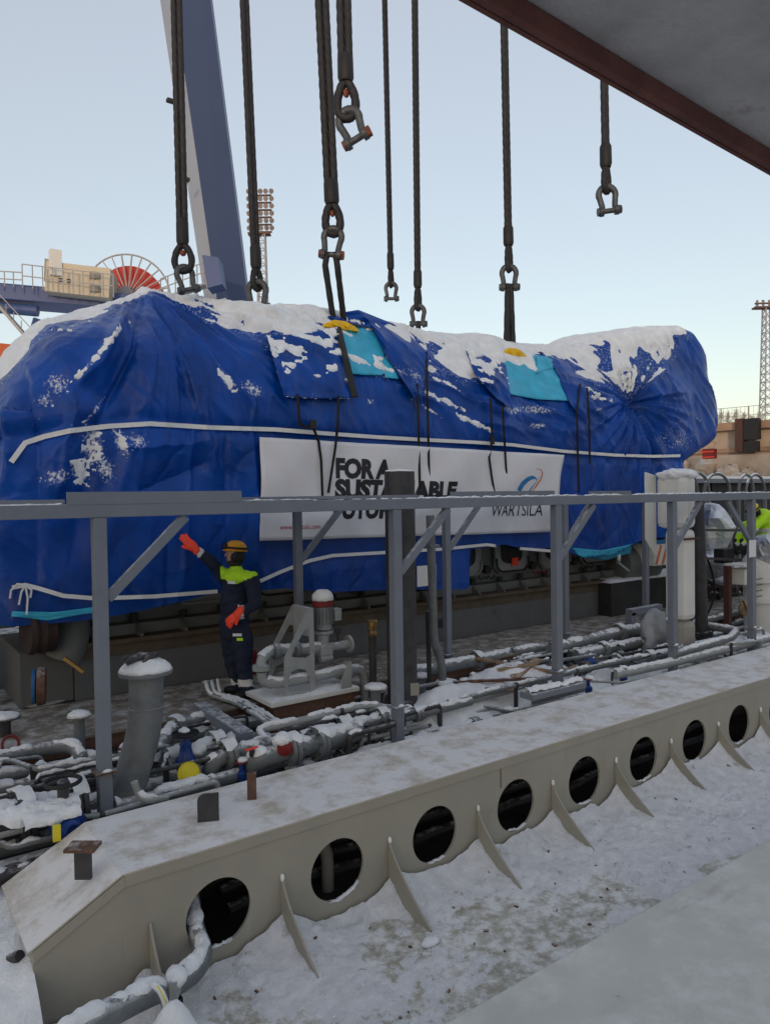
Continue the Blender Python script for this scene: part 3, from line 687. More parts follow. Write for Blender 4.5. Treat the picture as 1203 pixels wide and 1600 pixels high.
F4, G4 = drape([(856, 556), (885, 565), (916, 603)], [(866, 575), (890, 630), (910, 656)], 34, 30, .10, 'flap', M_tarp, .03, 12, puff=.03)
F5, _ = drape([(758, 541), (800, 537), (845, 541)], [(775, 550), (800, 545), (850, 552)], 24, 8, .03, 'flap', M_tarp, .02, 14, miss=9.5)
C3, _ = drape([(893, 856), (940, 860), (988, 850)], [(905, 870), (945, 876), (985, 864)], 24, 8, .0, 'inner_sheet', M_cyan, .02, 16, miss=8.6)
C4, _ = drape([(20, 955), (80, 957), (150, 948)], [(18, 963), (75, 969), (150, 957)], 24, 6, .02, 'inner_sheet', M_cyan, .02, 18, miss=8.4)
# a crust of snow on the flaps
def flap_snow(G, thr, amt=.02):
    nv, nu = G.shape[:2]; g = np.repeat(np.repeat(G, 2, 0), 2, 1)
    k = np.array([.25, .5, .25])
    for ax_ in (0, 1): g = np.apply_along_axis(lambda q: np.convolve(np.pad(q, 1, mode='edge'), k, 'valid'), ax_, g)
    n_ = normals(g); s_ = np.sign(n_[..., 1].mean()); n_ = -n_ * s_
    v = np.linspace(0, 1, g.shape[0])[:, None]; t = amt * sst(thr, thr + .15, fbm(g[..., 0] * 5, g[..., 2] * 8, 4) * .7 + n_[..., 2] * .5 - v * .15) - .008
    SNOWCAPS.grid(g + n_ * (t[..., None]) + np.dstack([t * 0, t * 0 - .004, t * 0]))
flap_snow(G1, .56, .025); flap_snow(G3, .58, .025)

# --- banner
def ban_y(X, Z): return YFR - .115 + .016 * math.sin(X * 2.1 + Z) + .018 * math.sin((X * .8 - Z) * 5.5) + .009 * math.sin((X + Z * .6) * 12)
bc = {k: P(*k, Y=YFR - .1) for k in ((406, 683), (880, 711), (861, 831), (405, 845))}
tl, tr, br, bl = [bc[k] for k in ((406, 683), (880, 711), (861, 831), (405, 845))]
def ban(u, v):
    p = tl.lerp(tr, u).lerp(bl.lerp(br, u), v); return p
nu, nv = 90, 26; G = np.zeros((nv, nu, 3))
for j in range(nv):
    for i in range(nu):
        p = ban(i / (nu - 1), j / (nv - 1)); G[j, i] = (p.x, ban_y(p.x, p.z), p.z)
bn = MB().grid(G).build('banner', M_ban, smooth='all', flip=False); tag(bn, 'white printed banner with black slogan strapped to the blue tarpaulin', 'banner')
sm = bn.modifiers.new('thickness', 'SOLIDIFY'); sm.thickness = .004; sm.offset = 0
bW = (tr - tl).length; bH = (bl - tl).length
def text_on(txt, u0, vbase, hgt, m, name, bold=0., width=None, shear=0.):
    cu = bpy.data.curves.new(name, 'FONT'); cu.body = txt; cu.size = 1; cu.offset = bold; cu.resolution_u = 3
    to = bpy.data.objects.new(name, cu); COL.objects.link(to); dg = bpy.context.evaluated_depsgraph_get()
    me = bpy.data.meshes.new_from_object(to.evaluated_get(dg)); bpy.data.objects.remove(to); bpy.data.curves.remove(cu)
    bm = bmesh.new(); bm.from_mesh(me)
    bmesh.ops.remove_doubles(bm, verts=bm.verts, dist=1e-4)
    bmesh.ops.subdivide_edges(bm, edges=[e for e in bm.edges if e.calc_length() > .25], cuts=2, use_grid_fill=False); bmesh.ops.triangulate(bm, faces=bm.faces)
    xs_ = [v.co.x for v in bm.verts]; ys_ = [v.co.y for v in bm.verts]; x0 = min(xs_); w0 = max(xs_) - x0; cap = .73
    sy_ = hgt / cap; sx_ = (width / w0) if width else sy_
    out_ = MB(); bm.verts.index_update()
    out_.v = []
    for v in bm.verts:
        uu = u0 + ((v.co.x - x0) * sx_ + shear * v.co.y * sy_) / bW; vv = vbase - v.co.y * sy_ / bH; p = ban(uu, vv); out_.v.append((p.x, ban_y(p.x, p.z) - .007, p.z))
    out_.f = [tuple(v.index for v in f.verts) for f in bm.faces]; bm.free(); bpy.data.meshes.remove(me)
    return out_.build(name, m, bn, flip=False)
def vof(px, py):   # banner coordinates of a pixel
    p = P(px, py, Y=YFR - .1); u = (p.x - tl.x) / (tr.x - tl.x); zt_ = tl.z + (tr.z - tl.z) * u; zb_ = bl.z + (br.z - bl.z) * u; return u, (p.z - zt_) / (zb_ - zt_)
u1, v1 = vof(528, 745); h1 = .21
wF = (P(613, 745, Y=8.3) - P(528, 745, Y=8.3)).length; wS = (P(719, 770, Y=8.3) - P(528, 770, Y=8.3)).length
text_on('FOR A', u1, v1, .25, M_ink, 'lettering', .06, wF)
u2, v2 = vof(527, 778); text_on('SUSTAINABLE', u2, v2, .25, M_ink, 'lettering', .06, wS)
u3, v3 = vof(526, 809); text_on('FUTURE', u3, v3, .25, M_ink, 'lettering', .05, wF * 1.28)
u4, v4 = vof(441, 827); text_on('www.wartsila.com', u4, v4, .065, M_red, 'lettering', .0, (P(505, 827, Y=8.3) - P(441, 827, Y=8.3)).length)
u5, v5 = vof(777, 806); text_on('WÄRTSILÄ', u5, v5, .20, M_ink, 'lettering', .0, (P(860, 806, Y=8.3) - P(777, 806, Y=8.3)).length)
def swoosh(pts, ws, m):
    g = []
    for (px, py), w in zip(pts, ws):
        u, v = vof(px, py); g.append((u, v, w))
    rows = []
    for i, (u, v, w) in enumerate(g):
        a = g[max(i - 1, 0)]; b = g[min(i + 1, len(g) - 1)]; du, dv = (b[0] - a[0]) * bW, (b[1] - a[1]) * bH; L = math.hypot(du, dv) + 1e-9
        row = []
        for s_ in (-.5, 0, .5):
            p = ban(u - dv / L * w * s_ / bW, v + du / L * w * s_ / bH); row.append((p.x, ban_y(p.x, p.z) - .007, p.z))
        rows.append(row)
    MB().grid(np.array(rows)).build('emblem', m, bn, flip=False)
swoosh([(819, 767), (823, 756), (829, 749), (836, 746), (842, 747), (846, 750)], [.11, .10, .085, .065, .03, .004], M_blp)
swoosh([(840, 732), (848, 734), (852, 741), (851, 750), (846, 759), (840, 767)], [.006, .012, .022, .035, .035, .02], M_orp)
swoosh([(836, 767), (840, 759), (845, 752), (848, 745)], [.03, .02, .012, .004], M_blp)

# --- straps
def ribbon(pts, w, off, m, name, parent=None, miss=8.3, step=6, lift=.0):
    pl = []
    for a, b in zip(pts[:-1], pts[1:]):
        n = max(1, int(math.hypot(b[0] - a[0], b[1] - a[1]) / step)); pl += [(a[0] + (b[0] - a[0]) * k / n, a[1] + (b[1] - a[1]) * k / n) for k in range(n)]
    pl.append(pts[-1]); Q = [cast(*p, off, miss) for p in pl]
    dd = [(q - CAM).length for q in Q]
    for _ in range(2): dd = [min(dd[i], (dd[max(i - 1, 0)] + dd[i] + dd[min(i + 1, len(dd) - 1)]) / 3) for i in range(len(dd))]
    Q = [CAM + (q - CAM).normalized() * d for q, d in zip(Q, dd)]
    rows = []
    for i, q in enumerate(Q):
        d = (Q[min(i + 1, len(Q) - 1)] - Q[max(i - 1, 0)]).normalized(); s_ = d.cross((q - CAM).normalized()).normalized()
        rows.append([q - s_ * w / 2, q + s_ * w / 2])
    o = MB().grid(np.array(rows)).build(name, m, parent, flip=False); t = o.modifiers.new('thickness', 'SOLIDIFY'); t.thickness = .008
    return o
o = ribbon([(18, 722), (40, 692), (70, 682), (110, 673), (170, 666), (235, 662), (330, 668), (430, 671), (520, 678), (590, 683), (660, 687), (740, 691), (800, 695), (880, 705), (960, 711), (1020, 713), (1062, 712)], .052, .035, M_strap, 'webbing_strap'); tag(o, 'long white strap round the upper part of the blue tarpaulin', 'strap')
o = ribbon([(20, 918), (40, 914), (60, 919), (100, 931), (150, 935), (240, 932), (340, 924)], .045, .035, M_strap, 'webbing_strap'); tag(o, 'low white strap with a knotted end on the tarpaulin beside the worker', 'strap')
for pts in ([(40, 914), (34, 925), (30, 945)], [(40, 914), (44, 935), (42, 960)], [(40, 914), (28, 912), (18, 922), (16, 935)], [(40, 914), (50, 922), (48, 934)]):
    ribbon(pts, .02, .05, M_strap, 'loose_end', o)
o = ribbon([(402, 910), (440, 893), (484, 876), (520, 868), (606, 863), (690, 858), (760, 851), (800, 856), (862, 861)], .045, .035, M_strap, 'webbing_strap'); tag(o, 'low white strap running below the printed banner', 'strap')
blk = [([(465, 616), (467, 645), (470, 668)], 'upper'), ([(529, 618), (528, 660), (524, 700), (513, 770)], ''), ([(488, 664), (498, 690), (502, 720), (504, 776)], ''), ([(467, 660), (478, 668), (490, 664)], ''),
       ([(652, 600), (654, 680), (656, 770)], ''), ([(666, 550), (668, 640), (671, 770)], ''), ([(766, 622), (769, 686), (764, 715), (768, 745), (772, 768)], ''), ([(785, 636), (788, 690), (791, 740)], ''),
       ([(906, 600), (901, 640), (902, 700), (904, 770)], ''), ([(917, 606), (920, 660), (921, 725)], '')]
tl_ = ['short black tie strap under the lower corner of the snowy flap', 'long black tie strap hanging from the dark edged flap corner onto the banner', 'black tie strap below the ratchet crossing the blank end of the banner', 'short slack black strap running sideways into the ratchet',
       'black tie strap hanging from the tip of the folded flap', 'long black tie strap from the upper edge of the folded flap past the word end', 'kinked black tie strap with ratchet under the small hanging flap', 'short black tie strap ending on the banner beside the kinked one', 'long black tie strap right beyond the banner emblem end', 'thin short black tie strap beside the crumpled star crease']
for (pts, _), lb_ in zip(blk, tl_):
    o = ribbon(pts, .035, .14, M_bstrap, 'tie_strap'); tag(o, lb_, 'strap')
MB().box(cast(489, 663, .16), (.09, .03, .11)).build('ratchet', M_blk, ALL[-1])
MB().box(cast(769, 688, .16), (.07, .03, .12)).build('ratchet', M_blk, [q for q in ALL if q.name.startswith('tie_strap')][6])

# ================================================================== engine under the tarpaulin
en_ = thing('marine_engine', 'large grey ship engine on a long bed under the blue tarpaulin', 'engine', (7.2, 10, 0))
MB().bx(2.0, 12.4, 8.9, 11.2, -.01, .60).build('bed', M_bed, en_, bevel=.01)
MB().bx(1.95, 12.45, 8.82, 11.28, .602, .66).build('bed_flange', M_bedb, en_, bevel=.006)
MB().bx(1.95, 12.45, 8.885, 8.899, .46, .60).build('bed_side_band', M_bedb, en_)
MB().bx(1.9, 12.6, 9.22, 10.9, .66, 3.3).build('block', M_eng, en_, bevel=.02)
MB().bx(1.95, 12.5, 9.02, 9.22, .66, .80).build('crankcase_rail', M_eng, en_, bevel=.015)
MB().box((7.4, 8.89, .28), (.16, .02, .14)).build('hatch', M_dark, en_)
for i in range(9):
    x = 2.55 + 1.12 * i
    outer = [(-.40, .30), (-.40, -.12), (-.30, -.22), (.30, -.22), (.40, -.12), (.40, .30)]
    hole = [(-.27 + .03 * math.cos(a), .0) for a in ()]
    hp = [(.27 * math.cos(math.pi + math.pi * k / 12), .10 - .17 * abs(math.sin(math.pi * k / 12)) ** .7) for k in range(13)] + [(.27, .27), (-.27, .27)]
    dr = MB().holed(outer, [hp], V(x, 9.13, 1.16), UX, UZ, V(0, .05, 0)).build('inspection_door', M_engl, en_, bevel=.006)
    MB().bx(x - .28, x + .28, 9.15, 9.2, 1.10, 1.44).build('recess', M_dark, dr)
    tr_ = MB().tube(fillet([V(x - .385, 9.11, 1.20), V(x - .385, 9.10, 1.05), V(x - .29, 9.10, .965), V(x + .29, 9.10, .965), V(x + .385, 9.10, 1.05), V(x + .385, 9.11, 1.20)], .05), .017, 6).build('gasket', M_engl if i % 2 else M_dark, dr, smooth=True)
    if i in (6, 7, 8): MB().bx(x - .02, x + .13, 9.105, 9.128, 1.03 + .02, 1.19).build('warning_patch', M_hi, dr)
    MB().cyl((x + .55, 9.12, 1.02), (x + .55, 9.22, 1.02), .07, 14).build('plug', M_dark, en_, smooth=True)
    MB().cyl((x + .2, 9.13, .80), (x + .2, 9.13, .90), .05, 8).build('nut', M_dark, en_)
    MB().cyl((x - .3, 9.13, .80), (x - .3, 9.13, .88), .05, 8).build('nut', M_dark, en_)
gm = None
for i in range(19):
    x = 2.2 + .55 * i
    if gm is None:
        gm = MB().prism([(0, 0), (-.17, 0), (-.17, .03), (0, .14)], V(x - .02, 9.02, .66), UY, UZ, V(.04, 0, 0)).build('gusset', M_eng, en_); gx = x
    else:
        c = gm.copy(); COL.objects.link(c); c.parent = en_; c.location = (x - gx, 0, 0); ALL.append(c)
for i in range(5):
    x = 5.8 + 1.3 * i
    hz_ = MB().tube([V(x + .03 * k, 9.06 + .01 * math.sin(k), .90 + .025 * math.sin(k * 1.7)) for k in range(14)], .012, 6).build('cable', M_vred if i % 2 else M_dark, en_, smooth=True)
# front end machinery seen below the tarpaulin
q0 = P(105, 1000, Y=8.75)
MB().tube(fillet([P(112, 955, Y=9.0), P(112, 1000, Y=8.9), P(100, 1030, Y=8.9)], .15), .20, 18).build('intake_elbow', M_eng, en_, smooth=True)
MB().bx(1.42, 2.0, 8.95, 10.4, -.01, .62).build('end_block', M_bed, en_, bevel=.02)
MB().lathe(P(48, 985, Y=8.7) + V(.05, 0, 0), (1, .1, .0), [(.05, -.1), (.25, -.1), (.27, -.05), (.25, 0), (.275, .05), (.25, .1), (.26, .16), (.1, .2)], 22).build('flexible_coupling', mat('dark brown rubber', (.035, .02, .018), .7, var=.3, scale=10, bump=.3), en_, smooth=True)
MB().bx(.9, 1.42, 9.0, 10.2, .9, 1.15).build('end_bracket', M_eng, en_, bevel=.02)
MB().bx(1.62, 1.70, 8.86, 8.95, .62, .86).build('mount', M_engl, en_)
fax = tuple(-RT * .93 - FW * .36)
ef = MB().lathe(P(64, 1072, Y=8.35), fax, [(.05, -.05), (.19, -.05), (.20, 0), (.20, .03), (.05, .04)], 24).build('blind_flange', M_rust, smooth=True)
tag(ef, 'round red and blue flange cover standing on the floor by the engine end', 'flange')
MB().lathe(P(64, 1072, Y=8.35), fax, [(.05, .041), (.175, .042), (.185, .075), (.06, .085)], 24).build('plastic_cap', mat('light blue plastic', (.03, .14, .34), .4), ef, smooth=True)
MB().lathe(P(68, 1096, Z=.0), (0, 0, 1), [(.26, 0), (.27, .02), (.1, .045), (.02, .05)], 20).build('floor_disc', M_floor, ef, smooth=True)
o = MB().bar(P(101, 1028, Y=8.3), P(131, 1050, Y=8.2), .035).build('copper_bar', M_brass); tag(o, 'short copper coloured bar lying against the grey engine end', 'bar')
o = MB().prism([(0, 0), (.36, 0), (.36, .30), (0, .30)], P(652, 917, Y=8.36), V(1, 0, .0), UZ, V(0, .004, 0)).build('paper_sheet', M_paper); tag(o, 'white paper notice fixed to the tarpaulin low behind the pipes', 'notice')
# yellow lifting fixtures poking out of the cover
def lifting(px0, py0, w, label):
    c = cast(px0, py0, .18, 9.2); t = thing('lifting_bracket', label, 'lifting bracket', tuple(c))
    MB().prism([(-w / 2, 0), (w / 2, 0), (w / 2 - .08, .07), (w * .12, .12), (-w * .18, .12), (-w / 2 + .06, .06)], c + V(0, -.02, -.06), UX, UZ, V(0, .10, 0)).build('plate', M_yel, t, bevel=.01)
    for s_ in (-.2, .12): MB().cyl(c + V(w * s_, -.06, .0), c + V(w * s_, .10, 0), .035, 10).build('bolt', M_yel, t)
lifting(533, 508, .62, 'yellow lifting bracket beside the creased flap above the banner slogan')
lifting(803, 550, .60, 'yellow lifting bracket above the larger light blue sheet')

# ================================================================== slings and shackles
def rope(mb, pts, r, lobes=6, pitch=.32, n=18, step=.035):
    ps = resample(pts, step); vs = []; fs = []; x = None; dist = 0
    for i, p in enumerate(ps):
        d = (ps[min(i + 1, len(ps) - 1)] - ps[max(i - 1, 0)]).normalized()
        if x is None: x, y = frame_for(d)
        else: x = (x - d * x.dot(d)).normalized(); y = x.cross(d)
        if i: dist += (p - ps[i - 1]).length
        for k in range(n):
            a = 2 * math.pi * k / n; rr = r * (.80 + .24 * abs(math.cos((a * lobes / 2) - dist / pitch * math.pi * lobes / 3)))
            vs.append(p + (x * math.cos(a) + y * math.sin(a)) * rr)
    for i in range(len(ps) - 1):
        for k in range(n): k2 = (k + 1) % n; fs.append((i * n + k, i * n + k2, (i + 1) * n + k2, (i + 1) * n + k))
    fs.append(tuple(range(n))); fs.append(tuple((len(ps) - 1) * n + k for k in range(n))); mb.add(vs, fs)
def shackle(c, w, yaw, label, tilt=0., orange=False, group=None):
    # c = inside top of the bow; w = overall width; hangs down
    t = thing('shackle', label, 'shackle', tuple(c), group)
    a = math.radians(yaw); ux = V(math.cos(a), math.sin(a), 0); uz = V(0, 0, 1)
    if tilt: ux = (ux * math.cos(tilt) + V(0, 0, math.sin(tilt))).normalized(); uz = V(0, 0, 1) - ux * ux.z; uz.normalize()
    un = ux.cross(uz); R = w * .34; rr = w * .125
    c = Vector(c) + uz * rr
    pts = [c + ux * (-w * .30) + uz * (-w * .98), c + ux * (-w * .26) + uz * (-w * .78)]
    for k in range(13):
        an = math.radians(205 - k * 230 / 12); pts.append(c + ux * (R * math.cos(an)) + uz * (R * math.sin(an) - R))
    pts += [c + ux * (w * .26) + uz * (-w * .78), c + ux * (w * .30) + uz * (-w * .98)]
    MB().tube(pts, [rr * 1.2, rr * .95] + [rr * .95 + rr * .18 * math.sin(math.pi * k / 12) for k in range(13)] + [rr * .95, rr * 1.2], 10).build('bow', M_shk, t, smooth=True)
    pc = c + uz * (-w * .98)
    for s_ in (-1, 1): MB().cyl(pc + ux * (s_ * w * .23), pc + ux * (s_ * w * .38), rr * 1.55, 14).build('eye', M_shk, t, smooth=True)
    MB().cyl(pc - ux * (w * .38), pc + ux * (w * .38), rr * .85, 12).build('pin', M_shk, t, smooth=True)
    MB().cyl(pc + ux * (w * .385), pc + ux * (w * .50), rr * 1.35, 6).build('nut', M_shr if orange else M_shk, t)
    MB().cyl(pc - ux * (w * .47), pc - ux * (w * .385), rr * 1.3, 12).build('pin_head', M_shr if orange else M_shk, t, smooth=True)
    return pc
def sling(top, bot, D, loop, w, r, label, eye=True, yaw=-40, orange=True, twin=True, kind='eye'):
    a = P(*top, D=D); b = P(*bot, D=D); d = (a - b).normalized(); up2 = a + d * 6
    t = thing('wire_rope_sling', label, 'sling', tuple(b))
    e = b + d * loop; yw = math.radians(yaw); ux = V(math.cos(yw), math.sin(yw), 0); m = MB()
    if twin:
        rope(m, [up2 + ux * r * .9, e + ux * r * .85 + d * .3], r); rope(m, [up2 - ux * r * .9, e - ux * r * .85 + d * .3], r)
    else: rope(m, [up2, e + d * .2], r * 1.3)
    m.build('rope', M_rope, t, smooth='all')
    MB().tube([e + d * .34, e + d * .30, e + d * .05, e], [r * 1.5, r * 1.9, r * 1.95, r * 1.6], 12).build('ferrule', M_blk, t, smooth=True)
    m = MB(); q = []
    for k in range(25):
        s_ = k / 24; an = 2 * math.pi * s_; wdt = (w * .36) * math.sin(math.pi * s_) ** .55 * (1 if s_ < .5 else -1)
        hh = loop * (.5 + .5 * math.cos(an)); wx = w * .34 * math.sin(an) * (1 + .25 * -math.cos(an)); q.append(b + d * hh + ux * wx)
    rope(m, q, r * 1.05, pitch=.25); m.build('eye', M_rope, t, smooth='all')
    if orange: MB().ball(b + d * loop * .70, (w * .13, w * .10, loop * .12), 8).build('thimble', M_shr, t, smooth=True)
    return b
b = sling((276, 0), (287, 424), 9.6, .34, .33, .042, 'heavy wire rope sling hanging in front of the crane boom and red reel')
shackle(b - V(0, 0, -.02), .30, -10, 'shackle on the sling in front of the crane cable reel', .25)
b = sling((382, 0), (402, 452), 10.6, .30, .20, .042, 'heavy wire rope sling hanging in front of the left floodlight mast', orange=False, yaw=15)
shackle(b + V(0, 0, .06), .37, -35, 'shackle resting at the snow edge in front of the floodlight mast', 0)
b = sling((503, 0), (521, 366), 10.4, .42, .30, .055, 'thick wire rope sling leading down to the yellow bracket by the folded flap')
pc = shackle(b + V(0, 0, .03), .37, -40, 'shackle with rusty pin joining two short rope legs to its sling', -.12, True)
for s_, e2, w_ in ((-1, (522, 507), 0), (1, (538, 507), 0)):
    m = MB(); q = P(*e2, Y=9.1); rope(m, [pc + V(.045 * s_, -.03 * s_, .03), pc + V(.07 * s_, -.05 * s_, -.15), q], .045, pitch=.6)
    o = m.build('rope_leg', M_rope, smooth='all'); tag(o, 'short rope leg from the shackle to the yellow lifting bracket', 'sling', 'short rope legs')
b = sling((537, 0), (542, 186), 9.2, .46, .33, .052, 'wire rope sling ending highest of all beside another thick sling')
shackle(b + V(0, 0, .05), .40, -55, 'highest hanging shackle with orange pin end swung sideways', .38, True)
b = sling((601, 0), (611, 448), 14.5, .34, .12, .036, 'thin sling with an empty shackle hanging above the folded flap', orange=False, yaw=15)
shackle(b + V(0, 0, .03), .31, -36, 'small empty shackle hanging clear above the folded blue flap')
b = sling((648, 0), (653, 484), 14.0, .42, .17, .042, 'dark sling reaching down behind the snowy crest between the brackets', orange=False, yaw=15)
pc = shackle(b + V(0, 0, .03), .35, -36, 'shackle just above the snowy crest between the two yellow brackets')
m = MB(); rope(m, [pc + V(0, 0, .05), pc + V(0, 0, -.7)], .05); o = m.build('rope_leg', M_rope, smooth='all'); tag(o, 'short rope leg going down behind the snowy crest', 'sling')
b = sling((787, 20), (795, 423), 12.9, .44, .15, .048, 'dark wire sling holding the shackle above the second yellow bracket', orange=False, yaw=15)
pc = shackle(b + V(0, 0, .03), .37, -36, 'shackle above the yellow bracket with one thick frayed leg below')
for s_ in (-1, 1):
    m = MB(); q = P(796 + 5 * s_, 546, Y=9.2); rope(m, [pc + V(.02 * s_, -.01 * s_, .05), q], .055, pitch=.7); o = m.build('rope_leg', M_rope, smooth='all'); tag(o, 'frayed rope leg down to the yellow bracket over the light blue sheet', 'sling', 'frayed rope legs')
b = sling((943, 100), (947, 300), 10.8, .36, .22, .045, 'short visible wire sling hanging clear against the sky below the overhead beam', orange=False, yaw=15)
shackle(b + V(0, 0, .03), .36, -38, 'empty shackle hanging against open sky under the overhead beam', .12)

# ================================================================== crane behind
cr = thing('crane_boom', 'tall leaning blue crane boom with pale side face', 'crane', tuple(P(352, 520, D=30)))
A0, A1 = P(358, 560, D=31), P(262, -160, D=27)
ax_ = (A1 - A0).normalized(); cf = FW - ax_ * FW.dot(ax_); cf.normalize(); rt_ = ax_.cross(cf).normalized()
if rt_.dot(RT) < 0: rt_ = -rt_
def boom_pts(c, wl, wr, dep):   # ridge facing us: wide blue face to the right, pale narrowing face to the left
    return [c - rt_ * (wl + .0) + cf * .9, c - cf * .25, c + rt_ * wr + cf * .35, c + rt_ * (wr * .9) + cf * 1.7, c - rt_ * wl * .8 + cf * 1.9]
b0_ = boom_pts(A0 - rt_ * .1, .75, 1.15, 1); b1_ = boom_pts(A1 + rt_ * -.25, .75, 1.30, 1)
MB().add(b0_ + b1_, [(1, 2, 7, 6), (2, 3, 8, 7), (3, 4, 9, 8), (4, 0, 5, 9), (0, 1, 2, 3, 4), (5, 6, 7, 8, 9)]).build('box_section', M_boom, cr)
MB().add([b0_[0], b0_[1], b1_[1], b1_[0]], [(0, 1, 2, 3)]).build('side_plate', M_booml, cr, flip=False).modifiers.new('t', 'SOLIDIFY').thickness = .03
for px, py in ((268, 158), (289, 280)):
    MB().box(P(px, py, D=28.5), (.35, .2, .12)).build('lamp', M_dark, cr)
MB().prism([(0, 0), (.6, -.1), (.75, -1.1), (.2, -1.25)], P(316, 398, D=27.6), RT, UP, FW * .8).build('joint_cover', M_bridge, cr)
# bridge with machinery
cb = thing('crane_bridge', 'blue crane machinery bridge with railings beside the boom', 'crane', tuple(P(60, 560, D=29)))
g0, g1 = P(-120, 452, D=28), P(215, 480, D=29.5); gdv = (g1 - g0).normalized()
MB().bar(g0, g1, 1.6, .60).build('bridge_girder', M_bridge, cb, bevel=.03)
MB().bar(P(64, 500, D=28.5), P(40, 580, D=28.5), .5, .35).build('leg', M_bridge, cb)
MB().cyl(P(-30, 478, D=28), P(60, 486, D=28.3), .22, 12).build('slew_tube', M_bridge, cb, smooth=True)
MB().bar(P(-5, 472, D=27.2), P(52, 538, D=27.4), .5, .10).build('stair', M_rail, cb)
for k in range(5): MB().bar(P(-2 + k * 12, 474 + k * 14, D=27.2), P(-2 + k * 12, 462 + k * 13, D=27.2), .03).build('stair_post', M_rail, cb)
MB().bar(P(-2, 458, D=27.2), P(50, 514, D=27.2), .03).build('stair_rail', M_rail, cb)
def railing(par, p, q, n, h, name='railing'):
    r_ = MB()
    for k in range(n + 1):
        a = p.lerp(q, k / n); r_.bar(a, a + V(0, 0, h), .035)
    for f_ in (.5, 1.): r_.bar(p + V(0, 0, h * f_), q + V(0, 0, h * f_), .035)
    r_.build(name, M_rail, par)
railing(cb, P(-20, 446, D=27.3), P(36, 449, D=27.3), 4, .55)
railing(cb, P(36, 449, D=27.1), P(178, 465, D=27.4), 9, .85)
railing(cb, P(252, 466, D=28.4), P(320, 440, D=28.6), 6, .75)
MB().bar(P(255, 468, D=28.6), P(322, 446, D=28.8), .6, .06).build('gangway', M_rail, cb)
hs = thing('machinery_house', 'beige machinery box standing on the blue crane bridge', 'machinery', tuple(P(130, 462, D=28.5)))
h0, h1 = P(80, 440, D=28.2), P(178, 451, D=28.6)
MB().bar(h0, h1, 1.5, 1.12).build('housing', M_beige, hs, bevel=.02)
nf = -FW
for k in (.3, .42): MB().box(h0.lerp(h1, k) + nf * .78 + V(0, 0, -.1), (.12, .05, .12)).build('handle', M_dark, hs)
for k, z in ((.82, .2), (.82, -.3)): MB().box(h0.lerp(h1, k) + nf * .78 + V(0, 0, z), (.3, .3, .24)).build('louvre', M_tan, hs)
MB().bx(h0.x - .2, h0.x + .2, h0.y - 1, h0.y - .7, h0.z, h0.z + .95).build('stack', M_white, hs)
MB().bar(P(75, 440, D=28), P(76, 405, D=28), .25, .05).build('mast_frame', M_rail, hs)
rl = thing('cable_reel', 'big red cable reel with pale spokes on the crane bridge', 'cable reel', tuple(P(200, 480, D=29.5)))
rc = P(200, 463, D=30); rx_ = (RT * .97 + FW * .1).normalized(); rz_ = UP
def rpt(a, r, o=0): return rc + rx_ * (r * math.cos(a)) + V(0, 0, 1) * (r * math.sin(a)) + FW * o
m = MB(); n = 40; m.add([rpt(2 * math.pi * k / n, 1.32, .25) for k in range(n)] + [rpt(2 * math.pi * k / n, 1.32, .7) for k in range(n)], [tuple(range(n)), tuple(range(2 * n - 1, n - 1, -1))] + [(k, (k + 1) % n, n + (k + 1) % n, n + k) for k in range(n)]); m.build('drum', M_cred, rl)
MB().tube([rpt(2 * math.pi * k / 48, 1.70) for k in range(49)], .035, 6, False).build('rim', M_rail, rl)
for k in range(26):
    a = 2 * math.pi * k / 26; MB().bar(rpt(a, .25), rpt(a, 1.69), .055, .04).build('spoke', M_rail, rl)
MB().cyl(rpt(0, 0, -.3), rpt(0, 0, .6), .32, 16).build('hub', M_rail, rl)
# floodlight masts
def flood(px, pyt, pyr, pyb, D, half, cols, rows, label):
    b = P(px, 780, D=D); top = P(px, pyr, D=D); t = thing('floodlight_mast', label, 'mast', (top.x, top.y, -7))
    w0, w1 = half * 1.6, half * .62; base = V(top.x, top.y, -7); H = top.z + 7
    def cor(h, i, j): w = w0 + (w1 - w0) * h / H; return base + _r * (w * i) + _f * (w * j) + V(0, 0, h)
    cs = [(-1, -1), (1, -1), (1, 1), (-1, 1)]; tk = .0011 * D
    for i, j in cs: MB().bar(cor(0, i, j), cor(H, i, j), tk * 1.3).build('mast_leg', M_rail, t)
    m = MB(); nseg = int(H / (w1 * 2.2)); hs_ = [H * k / nseg for k in range(nseg + 1)]
    for a, c in zip(hs_[:-1], hs_[1:]):
        for q in range(4):
            (i, j), (i2, j2) = cs[q], cs[(q + 1) % 4]; m.bar(cor(c, i, j), cor(c, i2, j2), tk * .8); m.bar(cor(a, i, j), cor(c, i2, j2), tk * .7); 
    m.build('lattice', M_rail, t)
    rkh = P(px, pyt, D=D).z - top.z
    for r_ in range(rows):
        z = top.z + rkh * (r_ + .3) / rows
        MB().bar(V(top.x, top.y, z) - _r * half * 2.2, V(top.x, top.y, z) + _r * half * 1.9, tk * 2.4, tk * 1.6).build('lamp_rail', M_rust, t)
        for c in range(cols):
            q = V(top.x, top.y, z) + _r * (half * (-2.1 + 4.1 * c / (cols - 1))) + V(0, 0, rkh / rows * .42) - _f * half * .5
            MB().lathe(q, (-_f * .8 + V(0, 0, -.35) + _r * random.uniform(-.5, .5)), [(rkh / rows * .16, -.25), (rkh / rows * .34, .0), (rkh / rows * .36, .1)], 8).build('floodlight', M_lamp, t)
    MB().bar(V(top.x, top.y, top.z) - _r * half * 2.4, V(top.x, top.y, top.z) + _r * half * 1.6, half * 1.6, tk * 2).build('service_floor', M_rust, t)
